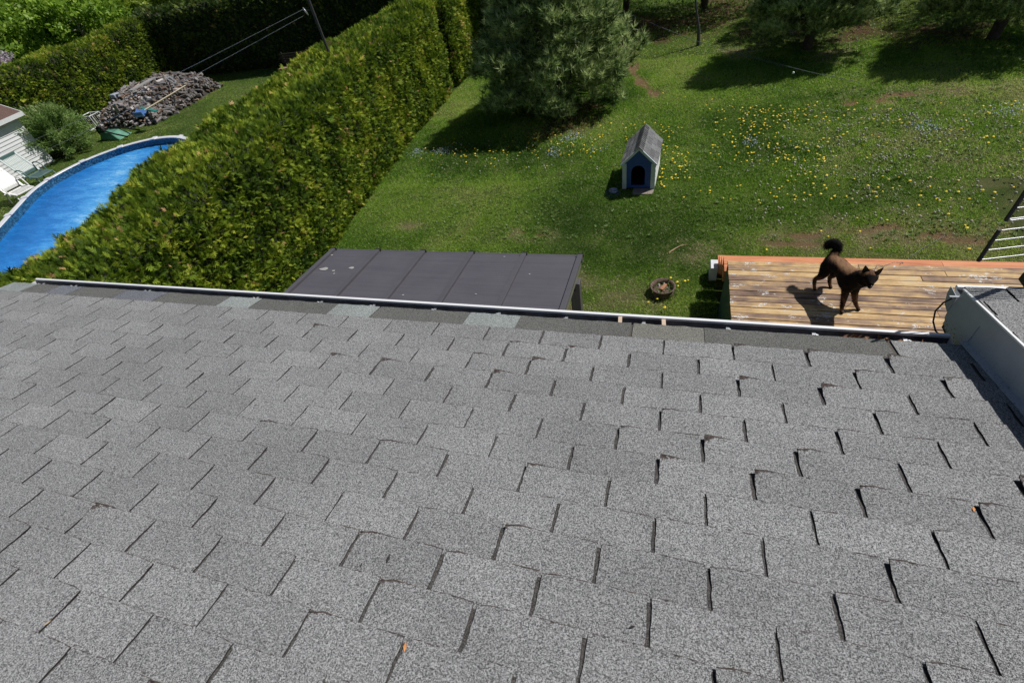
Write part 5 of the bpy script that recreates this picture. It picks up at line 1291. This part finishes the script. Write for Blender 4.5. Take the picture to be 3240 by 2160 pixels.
# front with arched hole: bridge polygon strips
dw = .138; cxd = W / 2 - .012; zb = .085; zt = .52; rad = dw
arch = [(cxd - dw, zb)] + [(cxd - rad * math.cos(PI * k / 14), zt - rad + rad * math.sin(PI * k / 14)) for k in range(15)] + [(cxd + dw, zb)]
b = MB()
def prism(pts2):
    b.poly([(x, 0.0, z) for x, z in pts2], (0, .016, 0))
prism([(0.01, .03), (W - .01, .03), (W - .01, zb), (0.01, zb)])
prism([(0.01, zb), (cxd - dw, zb), (cxd - dw, zt - rad), (0.01, zt - rad)]); prism([(cxd + dw, zb), (W - .01, zb), (W - .01, zt - rad), (cxd + dw, zt - rad)])
for k in range(14):
    (x0_, z0_), (x1_, z1_) = arch[1 + k], arch[2 + k]
    f = lambda x: HW + (HA - .012 - HW) * (1 - abs(x - W / 2) / (W / 2))
    prism([(x0_, z0_), (x1_, z1_), (x1_, f(x1_)), (x0_, f(x0_))])
prism([(0.01, zt - rad), (cxd - dw, zt - rad), (cxd - dw, f(cxd - dw)), (0.01, HW)]); prism([(cxd + dw, zt - rad), (W - .01, zt - rad), (W - .01, HW), (cxd + dw, f(cxd + dw))])
prism([(W / 2 - .004, f(cxd) - .05), (W / 2 + .004, f(cxd) - .05), (W / 2, HA - .012)])
b.build('front_wall', blue, dh)
b = MB(); b.span((0.02, .02, .03), (W - .02, LN - .02, .045)); b.build('floor', simple('kennel_floor', (.05, .03, .025), .9), dh)
for x0_, x1_ in ((-.010, .075), (W - .075, W + .010)): b = MB(); b.span((x0_, -.016, .01), (x1_, -.001, HW - .004)); b.build('corner_board', wb_, dh)
for s_ in (-1, 1):
    a = Vector((W / 2, -.030, HA + .002)); e = Vector((W / 2 + s_ * (W / 2 + .028), -.030, HW - .026)); b = MB(); b.beam(a, e, .022, .045); b.build('barge_board', wb_, dh)
dsh = shingle_mat('kennel_shingle', (0.045, 0.047, 0.05), (0.27, 0.275, 0.28), brown=False, tintvar=.25)
pit = math.atan2(HA - HW, W / 2); Ls = (W / 2 + .035) / math.cos(pit)
for s_ in (-1, 1):
    dn = Vector((s_ * math.cos(pit), 0, -math.sin(pit))); nn_ = Vector((s_ * math.sin(pit), 0, math.cos(pit)))
    ap = Vector((W / 2, 0, HA + .012)); b = MB(); b.poly([ap + Vector((0, -.04, 0)), ap + dn * Ls + Vector((0, -.04, 0)), ap + dn * Ls + Vector((0, LN + .04, 0)), ap + Vector((0, LN + .04, 0))], -nn_ * .012); b.build('roof_board', simple('kennel_roof_edge', (.04, .045, .05), .8), dh)
    nrow = 4; rl = Ls / nrow
    for r__ in range(nrow):
        off = (-.16, 0.02, -.09, -.02)[r__]; y = -.045 + off
        while y < LN + .04:
            a0 = max(y, -.045); a1 = min(y + .245, LN + .045)
            if a1 - a0 > .02:
                p0 = ap + dn * (rl * r__ - .01 * (r__ > 0)) + nn_ * (.003); p1 = ap + dn * (rl * (r__ + 1) + .006) + nn_ * .015
                b = MB(); b.poly([p0 + Vector((0, a0 + .004, 0)), p1 + Vector((0, a0 + .004, 0)), p1 + Vector((0, a1 - .004, 0)), p0 + Vector((0, a1 - .004, 0))], -nn_ * .006); b.build('shingle', dsh, dh)
            y += .245
for k in range(15):
    y = -.05 + k * (LN + .03) / 15; tl = .020; b = MB(); v = []
    for s_ in (-1, 1):
        dn = Vector((s_ * math.cos(pit), 0, -math.sin(pit))); nn_ = Vector((s_ * math.sin(pit), 0, math.cos(pit))); ap = Vector((W / 2, 0, HA + .030))
        p = [ap + Vector((0, y, tl)), ap + dn * .115 + nn_ * .002 + Vector((0, y, tl)), ap + dn * .115 + Vector((0, y + .10, -.002)), ap + Vector((0, y + .10, -.001))]
        b.poly(p if s_ < 0 else list(reversed(p)), -nn_ * .007)
    b.build('ridge_cap', dsh, dh)
b = MB(); c_ = gz(2035, 608, .02); b.box((-0.50, 9.265, 0.010), (0.42, 0.26, 0.045), Matrix.Rotation(-.02, 3, 'Z')); o = b.build('stone_slab', simple('paving_stone', (.26, .22, .19), .9, var=.2, scale=14, bumpy=.4), None, bevel=.008, loc=(-0.52, 9.245, 0)); tag(o, 'flat stone slab lying in front of the dog house opening', 'paving slab')
bw = Vector(gz(1938, 612, 0.0)); b = MB(); b.lathe(bw, [(0, .006), (.15, .006), (.165, .0), (.168, .014), (.155, .020), (.14, .012), (0, .012)], 22); 
o = b.build('bowl_tray', simple('navy_plastic', (.06, .08, .16), .35, var=.2), None, loc=tuple(bw)); tag(o, 'round dark blue tray under the dog bowl beside the dog house', 'tray')
b = MB(); b.lathe(bw + Vector((.01, .04, .014)), [(.0, .010), (.062, .010), (.082, .048), (.089, .048), (.104, .0), (0, .0)], 22); o = b.build('dog_bowl', simple('steel_bowl', (.30, .34, .45), .3, .7, var=.1), None, loc=tuple(bw)); tag(o, 'steel dog bowl standing on the dark blue tray', 'bowl')

# ================================================================== SMALL THINGS IN THE LAWN
pl = root('rim_planter', (0.04, 6.10, 0), 'rusty wheel rim with a brick and weeds inside, in the grass left of the deck', 'planter')
rust = simple('rust', (.15, .10, .08), .85, .2, var=.5, scale=22, bumpy=.5); qx = Vector((0.04, 6.10, 0.0))
b = MB(); b.lathe(qx, [(.16, 0), (.19, .01), (.175, .04), (.165, .08), (.19, .125), (.20, .14), (.185, .142), (.155, .09), (.15, .03), (.16, 0)], 28); b.build('rim', rust, pl)
b = MB(); b.lathe(qx + Vector((0, 0, .045)), [(0, .03), (.06, .045), (.10, .02), (.15, .0)], 20); b.build('hub', rust, pl)
b = MB(); b.box(qx + Vector((.015, .0, .11)), (.055, .13, .05), Matrix.Rotation(-.5, 3, 'Z') @ Matrix.Rotation(.2, 3, 'X')); b.build('brick', simple('brick_orange', (.42, .20, .11), .85, var=.2, scale=20), pl, bevel=.004)
r_ = random.Random(8)
for k in range(9):
    a = r_.uniform(0, 6.3); R_ = r_.uniform(.06, .14); b = MB(); b.sphere(qx + Vector((R_ * math.cos(a), R_ * math.sin(a), .075)), (r_.uniform(.012, .028), r_.uniform(.012, .028), .016), 6, 4); b.build('pebble', simple('pebble', (.38, .37, .35), .8, var=.2) if k == 0 else bpy.data.materials['pebble'], pl)
n = 420; P = np.tile(np.array(qx), (n, 1)); a = rng.uniform(0, 2 * PI, n); R_ = rng.uniform(.10, .30, n); k_ = np.where((a > 1.2) & (a < 4.2), 1, .8); P[:, 0] += R_ * np.cos(a) * k_; P[:, 1] += R_ * np.sin(a); P[:, 2] = rng.uniform(.0, .12, n) * (R_ < .22)
D = unit(rng.normal(size=(n, 3)) + [0, 0, .9]); V, T_2, C_ = quads(P, D, perp(D), rng.uniform(.03, .09, n), .018, np.clip(rng.normal(.5, .22, n), 0, 1)); np_mesh('weeds', V, T_2, weed_m, C_, parent=pl)
b = MB(); p_ = [Vector(gz(*q, .015)) for q in ((2116, 800), (2132, 789), (2150, 779), (2174, 773))]; b.tube(p_, [.011, .012, .010, .006], 6); b.tube([p_[2], p_[2] + Vector((.05, .06, .01))], [.006, .003], 5)
o = b.build('stick', simple('pale_stick', (.42, .28, .17), .8, var=.2), None, loc=tuple(p_[0])); tag(o, 'bent pale stick lying in the lawn between dog house and deck', 'stick')

# ================================================================== ROOF ANTENNA (right edge)
an = root('grid_antenna', (1.452, 2.262, 3.45), 'rod grid antenna with black uprights at the right edge above the wing gutter', 'antenna')
ad_ = Vector((0.968, 0.25, 0)).normalized(); p0 = Vector((1.432, 2.262, 0))
b = MB(); b.tube([p0 + Vector((0, 0, 3.622)), p0 + Vector((0, 0, 3.797))], .0085, 6); b.build('upright', MT['black'], an)
b = MB(); b.tube([p0 + Vector((0, 0, 3.844)), p0 + Vector((0, 0, 4.02))], .0085, 6); b.build('upright', MT['black'], an)
for z in (3.629, 3.684, 3.737, 3.792, 3.85, 3.905, 3.957, 4.01):
    b = MB(); b.tube([p0 + Vector((0, 0, z)), p0 + ad_ * .62 + Vector((0, 0, z))], .0028, 6); b.build('rod', MT['alu'], an)
b = MB(); b.tube([p0 + Vector((.01, .03, 3.82)) + ad_ * .03, p0 + ad_ * .62 + Vector((0, .03, 3.82))], .0028, 6); b.build('rod', MT['alu'], an)
b = MB(); b.tube([p0 + ad_ * .62 + Vector((0, 0, 4.03)), p0 + ad_ * .62 + Vector((0, 0, 3.60))], .0085, 6); b.build('upright', MT['black'], an)
q = p0 + ad_ * .31
b = MB(); b.tube([(q.x, q.y + .02, zw(2.2) - .06), (q.x, q.y + .02, 4.05)], .014, 8); b.build('mast', MT['alu'], an)
b = MB(); b.span((q.x - .04, 2.20, zw(2.2) - .03), (q.x + .04, 2.35, zw(2.2) + .012)); b.build('foot_bracket', MT['black'], an)

# ================================================================== DEBRIS
lfm = simple('dead_leaf', (.26, .13, .07), .85, var=.4, scale=30); lf2 = simple('pale_leaf', (.50, .38, .26), .85, var=.3, scale=30)
r_ = random.Random(77); vs = []; fs = []; mi = []
for k in range(150):
    x = r_.uniform(0.95, 1.39) if k < 95 else r_.uniform(-0.1, 1.0); y = r_.uniform(YB + .008, YF - .015); z = ZT - .028 - r_.random() * .02 if k < 95 else ZT - .06 - r_.random() * .02
    R_ = Matrix.Rotation(r_.uniform(0, 6), 3, 'Z') @ Matrix.Rotation(r_.uniform(-.9, .9), 3, 'X') @ Matrix.Rotation(r_.uniform(-.9, .9), 3, 'Y'); L_ = r_.uniform(.012, .03); w_ = r_.uniform(.004, .012)
    b0 = len(vs); q = [(-L_, 0, 0), (0, -w_, .003), (L_, 0, .002), (0, w_, .003)]; vs += [(R_ @ Vector(p) + Vector((x, y, z)))[:] for p in q]; fs.append((b0, b0 + 1, b0 + 2, b0 + 3)); mi.append(r_.random() > .7)
me = bpy.data.meshes.new('gutter_leaves'); me.from_pydata(vs, [], fs); me.materials.append(lfm); me.materials.append(lf2); me.polygons.foreach_set('material_index', [int(q) for q in mi]); o = link_mesh('gutter_leaves', me); tag(o, 'dead brown leaves lying in the right end of the eaves gutter', kind='stuff')
vs = []; fs = []
for k in range(70):
    x = r_.uniform(.88, 1.12); y = r_.uniform(YB + .01, YF - .01); b0 = len(vs); d = Vector((r_.uniform(-1, 1), r_.uniform(-.3, .3), .9)).normalized() * r_.uniform(.015, .035)
    vs += [(x, y, ZT - .03), (x + .002, y + .001, ZT - .03), (x + d.x, y + d.y, ZT - .03 + d.z * .6)]; fs.append((b0, b0 + 1, b0 + 2))
me = bpy.data.meshes.new('gutter_grass'); me.from_pydata(vs, [], fs); me.materials.append(weed_m); o = link_mesh('gutter_grass', me); tag(o, 'tiny tuft of grass sprouting in the eaves gutter', kind='stuff')
def roofpt(px, py, off=.012):
    n_ = np.array([0, math.sin(SLOPE), math.cos(SLOPE)]); d = RC @ np.array([(px - 1620) / F_PX, (py - 1080) / F_PX, 1.0]); o_ = np.array([RO.x, RO.y, RO.z]) + n_ * off
    return CAM + d * (((o_ - CAM) @ n_) / (d @ n_))
og = simple('orange_leaf', (.62, .26, .08), .7, var=.3, scale=40)
for (px, py, L_, mt_, lb) in ((1282, 2045, .014, og, 'small orange dead leaf stuck in a shingle slot at the bottom of the roof'), (1229, 1766, .016, MT['shingle_edge'], 'dark triangular scrap lying on the shingles'),
                              (2000, 1982, .010, MT['shingle_edge'], 'small dark speck of debris right of the orange leaf'), (3080, 1610, .012, og, 'rusty leaf bits caught in a slot near the right edge'), (150, 1970, .010, lf2, 'pale seed husk in a slot at the lower left of the roof'), (1144, 1784, .006, MT['shingle_edge'], 'tiny dark chip beside the triangular scrap')):
    q = Vector(roofpt(px, py)); b = MB(); a = r_.uniform(0, 6); e1 = Vector((math.cos(a), math.sin(a) * .97, -math.sin(a) * .24)); e2 = ND.cross(e1)
    b.poly([q - e1 * L_, q - e2 * L_ * .3, q + e1 * L_, q + e2 * L_ * .4], ND * .002); o = b.build('roof_debris', mt_, None, loc=tuple(q)); tag(o, lb, 'debris')
# ================================================================== DOG
dog = root('dog', (2.08, 5.08, ZD), 'dark brindle dog with pricked ears and curled tail standing on the deck, looking up', 'dog')
m, N, L, bs = mat('brindle_fur'); geo = N.new('ShaderNodeNewGeometry')
mp = N.new('ShaderNodeMapping'); mp.inputs['Rotation'].default_value = (0, 0, 1.15); mp.inputs['Scale'].default_value = (16, 3.5, 7); L.new(geo.outputs['Position'], mp.inputs[0])
n1 = noise_node(N, L, 1.7, 4, .7, vec=mp.outputs[0]); n2 = noise_node(N, L, 190, 2, .7, geo.outputs['Position']); n3 = noise_node(N, L, 7, 3, .6, geo.outputs['Position'])
at_ = N.new('ShaderNodeAttribute'); at_.attribute_name = 'brown'
v = maths(N, L, 'ADD', maths(N, L, 'ADD', maths(N, L, 'MULTIPLY', n1.outputs[0], .50), maths(N, L, 'MULTIPLY', n2.outputs[0], .20)), maths(N, L, 'MULTIPLY', n3.outputs[0], .30))
v = maths(N, L, 'ADD', v, maths(N, L, 'MULTIPLY', maths(N, L, 'SUBTRACT', at_.outputs['Fac'], .5), .34))
r1 = ramp(N, [(.40, (.007, .006, .006)), (.49, (.030, .018, .012)), (.58, (.12, .062, .034)), (.72, (.25, .145, .08))]); L.new(v, r1.inputs[0])
L.new(r1.outputs[0], bs.inputs['Base Color']); bs.inputs['Roughness'].default_value = .85; bs.inputs['Specular IOR Level'].default_value = .15; bump(N, L, n2.outputs[0], bs, .6, .006)
fur = m; furb = simple('black_fur', (.010, .009, .009), .6, var=.4, scale=60, bumpy=.5)

J = {}; E_ = []; Rd = []; Vt = []
def jnt(p, r):
    r = r if isinstance(r, tuple) else (r, r); k_ = 1.50 if r[0] > 0.05 else (1.55 if p[1] > 5.35 and p[2] > 1.3 else (1.45 if r[0] > 0.028 else 1.22))
    Vt.append(Vector(p)); Rd.append((r[0] * k_, r[1] * k_)); return len(Vt) - 1
def chain(start, items):
    a = start
    for p, r in items: k = jnt(p, r); E_.append((a, k)); a = k
    return a
pel = jnt((1.975, 5.29, 1.315), .078)
ln_ = chain(pel, [((2.030, 5.18, 1.315), .066), ((2.080, 5.06, 1.30), .090), ((2.122, 4.955, 1.300), .100)])
neck = chain(ln_, [((2.158, 4.885, 1.385), .078), ((2.188, 4.845, 1.450), .070), ((2.199, 4.812, 1.475), .064), ((2.198, 4.765, 1.462), .036), ((2.194, 4.720, 1.452), .026), ((2.190, 4.700, 1.452), .020)])
# tail curled over the rump
tl = [(1.962, 5.375, 1.345)]; cT = Vector((1.962, 5.405, 1.422)); u1 = Vector((1, -.15, .10)).normalized(); u2 = Vector((0, .12, 1)).normalized()
chain(pel, [((1.965, 5.36, 1.345), .044)] + [(tuple(cT + u1 * (.052 * math.cos(a)) + u2 * (.052 * math.sin(a)) + Vector((0, .012 * q, 0))), (.029 if q < 7 else .024)) for q, a in enumerate([-.9, -.3, .35, 1.0, 1.65, 2.3, 2.95, 3.55, 4.1])])
chain(pel, [((1.918, 5.275, 1.245), .060), ((1.893, 5.215, 1.145), (.034, .040)), ((1.852, 5.300, 1.035), .0185), ((1.862, 5.272, .945), .0165), ((1.872, 5.245, .916), .017), ((1.880, 5.222, .913), .012)])
chain(pel, [((2.020, 5.330, 1.245), .060), ((2.035, 5.262, 1.140), (.034, .040)), ((2.022, 5.350, 1.035), .0185), ((2.040, 5.325, .945), .0165), ((2.055, 5.297, .916), .017), ((2.065, 5.275, .913), .012)])
chain(ln_, [((2.078, 4.925, 1.215), .046), ((2.090, 4.940, 1.130), .029), ((2.088, 4.872, 1.000), .0205), ((2.094, 4.862, .930), .017), ((2.104, 4.838, .916), .018), ((2.110, 4.818, .913), .012)])
chain(ln_, [((2.172, 4.965, 1.215), .046), ((2.190, 4.975, 1.130), .029), ((2.225, 4.925, 1.010), .0205), ((2.268, 4.925, .932), .017), ((2.284, 4.902, .916), .018), ((2.293, 4.885, .913), .012)])
me = bpy.data.meshes.new('body'); O_ = ORG[dog.name]; me.from_pydata([(v_ - O_)[:] for v_ in Vt], E_, []); me.update()
tmp = bpy.data.objects.new('tmp_body', me); COL.objects.link(tmp)
sk = tmp.modifiers.new('skin', 'SKIN'); sk.use_smooth_shade = True; sk.branch_smoothing = 0.4
for k, d in enumerate(me.skin_vertices[0].data): d.radius = Rd[k]; d.use_root = (k == 0)
ss_ = tmp.modifiers.new('sub', 'SUBSURF'); ss_.levels = 3; ss_.render_levels = 3
dg = bpy.context.evaluated_depsgraph_get(); dg.update()
bme = bpy.data.meshes.new_from_object(tmp.evaluated_get(dg)); bpy.data.objects.remove(tmp)
bme.name = 'body'; co = np.zeros(len(bme.vertices) * 3, np.float32); bme.vertices.foreach_get('co', co); co = co.reshape(-1, 3).astype(float) + np.array(O_)
# wider skull, deeper chest, flatter muzzle, tuck-up of the belly
def bulge(c_, r_, amt):
    d = co - np.array(c_); w = np.exp(-(np.linalg.norm(d / np.array(r_), axis=1)) ** 2); co[:] = co + d * (np.array(amt) * w[:, None])
bulge((2.196, 4.825, 1.475), (.07, .05, .06), (.28, .05, .05)); bulge((2.10, 4.97, 1.24), (.10, .10, .09), (.02, .05, .16)); bulge((2.20, 4.87, 1.40), (.10, .07, .07), (.22, .1, .1))
d = co - np.array((2.03, 5.17, 1.235)); w = np.exp(-(np.linalg.norm(d / np.array((.09, .10, .05)), axis=1)) ** 2); co[:, 2] += .022 * w
nrm_n = np.zeros(len(bme.vertices) * 3, np.float32); bme.vertices.foreach_get('normal', nrm_n); nv_ = nrm_n.reshape(-1, 3)
co += nv_ * ((fbm(co, 60, 5, 2) - .5) * .004)[:, None]
bme.vertices.foreach_set('co', (co - np.array(O_)).astype(np.float32).ravel()); bme.update()
# brown: top of the back and legs; black: flank stripe, face, tail
br_ = np.clip((co[:, 2] - 1.345) / .05, 0, 1) * (co[:, 1] > 4.93) * (co[:, 1] < 5.36) * .95 + np.clip((1.20 - co[:, 2]) / .12, 0, 1) * .62 + .10
br_ = np.where((co[:, 1] < 4.80) & (co[:, 2] > 1.36), .12, br_); br_ = np.where((co[:, 1] > 5.36) & (co[:, 2] > 1.30), 0.0, br_)
br_ = np.where((co[:, 1] < 4.90) & (co[:, 1] > 4.79) & (co[:, 2] > 1.49), .62, br_); br_ = np.where((co[:, 0] > 2.20) & (co[:, 1] < 4.93) & (co[:, 2] > 1.33) & (co[:, 2] < 1.47) & (co[:, 1] > 4.78), .72, br_)
br_ = np.where((co[:, 2] < .925), .30, br_)
for f_ in bme.polygons: f_.use_smooth = True
bme.materials.clear(); bme.materials.append(fur)
a_ = bme.attributes.new('brown', 'FLOAT', 'POINT'); a_.data.foreach_set('value', br_.astype(np.float32))
body = link_mesh('body', bme, dog); 
# coat: short hairs all over, long ones on the tail
vn = np.zeros(len(bme.vertices) * 3, np.float32); bme.vertices.foreach_get('normal', vn); vn = vn.reshape(-1, 3).astype(float)
k = rng.integers(0, len(co), 26000); P = co[k] + rng.normal(0, .003, (26000, 3)); Nn = vn[k]; tail = (P[:, 1] > 5.355) & (P[:, 2] > 1.34)
back = np.array([-.40, .88, -.35]); ok = (P[:, 2] > .96) & ~((P[:, 1] < 4.76)); P = P[ok]; Nn = Nn[ok]; tail = tail[ok]; bk2 = br_[k][ok]
D = unit(Nn * np.where(tail[:, None], .9, .35) + back * np.where(tail[:, None], .1, .8) + rng.normal(0, .22, P.shape)); Lh = np.where(tail, rng.uniform(.018, .042, len(P)), rng.uniform(.008, .018, len(P)))
V, T_, C_ = blades(P - Nn * .001, D, perp(D), Lh, .0016, np.clip(bk2 + rng.normal(0, .12, len(P)), 0, 1))
o = np_mesh('coat', V, T_, fur, None, parent=dog, attrs={'brown': C_})
# ears
def ear(base, tip, w, inner, tw):
    base = Vector(base); tip = Vector(tip); ax_ = (tip - base); s_ = Vector(w); n_ = ax_.cross(s_).normalized() * (1 if inner > 0 else -1)
    if n_.y > 0: n_ = -n_
    b = MB(); rows = 6; vs = []
    for i in range(rows + 1):
        f_ = i / rows; wd_ = (1 - f_) ** .75 * (1 + .25 * math.sin(PI * f_)); c_ = base + ax_ * f_
        for j in range(5):
            g_ = -1 + j * .5; vs.append(c_ + s_ * (g_ * wd_) - n_ * (-.012 * g_ * g_ * wd_ + .010 * wd_))
    fs = [(i * 5 + j, i * 5 + j + 1, (i + 1) * 5 + j + 1, (i + 1) * 5 + j) for i in range(rows) for j in range(4)]
    n0 = len(vs); b.add(vs, fs, 0, True); b.add([v_ - n_ * .005 for v_ in vs], [tuple(reversed(f_)) for f_ in fs], 0, True)
    b.build('ear', furb, dog)
ear((2.158, 4.838, 1.508), (2.122, 4.850, 1.608), (.036, -.007, .008), 1, 0)
ear((2.238, 4.820, 1.512), (2.286, 4.826, 1.606), (.032, .004, -.010), 1, 0)
eyem = simple('dog_eye', (.02, .012, .008), .08, var=.1); nosem = simple('dog_nose', (.012, .012, .013), .3, var=.2)
for q in ((2.172, 4.778, 1.489), (2.222, 4.776, 1.489)): b = MB(); b.sphere(q, .0078, 10, 8); b.build('eye', eyem, dog)
b = MB(); b.sphere((2.190, 4.681, 1.456), (.014, .011, .011), 12, 8); b.build('nose', nosem, dog)
b = MB(); b.tube([(2.176, 4.740, 1.428), (2.184, 4.700, 1.424), (2.192, 4.690, 1.423), (2.200, 4.700, 1.424), (2.212, 4.740, 1.428)], [.011, .010, .009, .010, .011], 8); b.build('lower_jaw', furb, dog)
# chain collar and tag
stl = simple('chain_steel', (.22, .22, .23), .4, .8, var=.1)
def chain_links(pts, r, w, parent, name, maxn=400):
    b = MB(); pts = [Vector(p) for p in pts]; seg = [(pts[i + 1] - pts[i]).length for i in range(len(pts) - 1)]; tot = sum(seg); n_ = min(maxn, max(4, int(tot / (w * 1.5))))
    for i in range(n_):
        d_ = tot * (i + .5) / n_; j = 0
        while j < len(seg) - 1 and d_ > seg[j]: d_ -= seg[j]; j += 1
        c_ = pts[j].lerp(pts[j + 1], min(1, d_ / seg[j])); t_ = (pts[j + 1] - pts[j]).normalized(); s_ = t_.cross(Vector((0, 0, 1)) if abs(t_.z) < .9 else Vector((1, 0, 0))).normalized(); u_2 = s_.cross(t_); s_ = s_ if i % 2 else u_2
        q = [c_ + t_ * (w * math.cos(a)) + s_ * (w * .55 * math.sin(a)) for a in [2 * PI * e / 8 for e in range(9)]]; b.tube(q, r, 4, cap=False)
    return b.build(name, stl, parent, loc=None if parent is not None else tuple(pts[0]))
cc = Vector((2.168, 4.858, 1.412)); axn = Vector((.25, -.42, .80)).normalized(); s1 = axn.cross(Vector((0, 0, 1))).normalized(); s2 = axn.cross(s1)
chain_links([cc + s1 * (.088 * math.cos(a)) + s2 * (.082 * math.sin(a)) for a in [2 * PI * e / 24 for e in range(25)]], .0014, .006, dog, 'chain_collar')
b = MB(); b.tube([(2.172, 4.762, 1.362), (2.173, 4.758, 1.358)], .012, 12); b.build('collar_tag', stl, dog)
def deckpt(px, py, z=ZD + .006): return tuple(gz(px, py, z))
ls = chain_links([(2.215, 4.905, 1.44), (2.34, 5.10, 1.10), deckpt(2775, 838, .95), deckpt(2795, 842), deckpt(2830, 830), (2.95, 5.84, .905), (3.06, 6.1, .72), (3.2, 6.5, .40), (3.40, 6.95, .03), tuple(gz(2868, 825, .02)), tuple(gz(2888, 806, .02)), tuple(gz(2925, 782, .02)), tuple(gz(2990, 745, .02))], .0016, .010, None, 'dog_chain')
tag(ls, 'steel chain running from the dog collar over the steps into the grass', 'chain')
# ================================================================== end
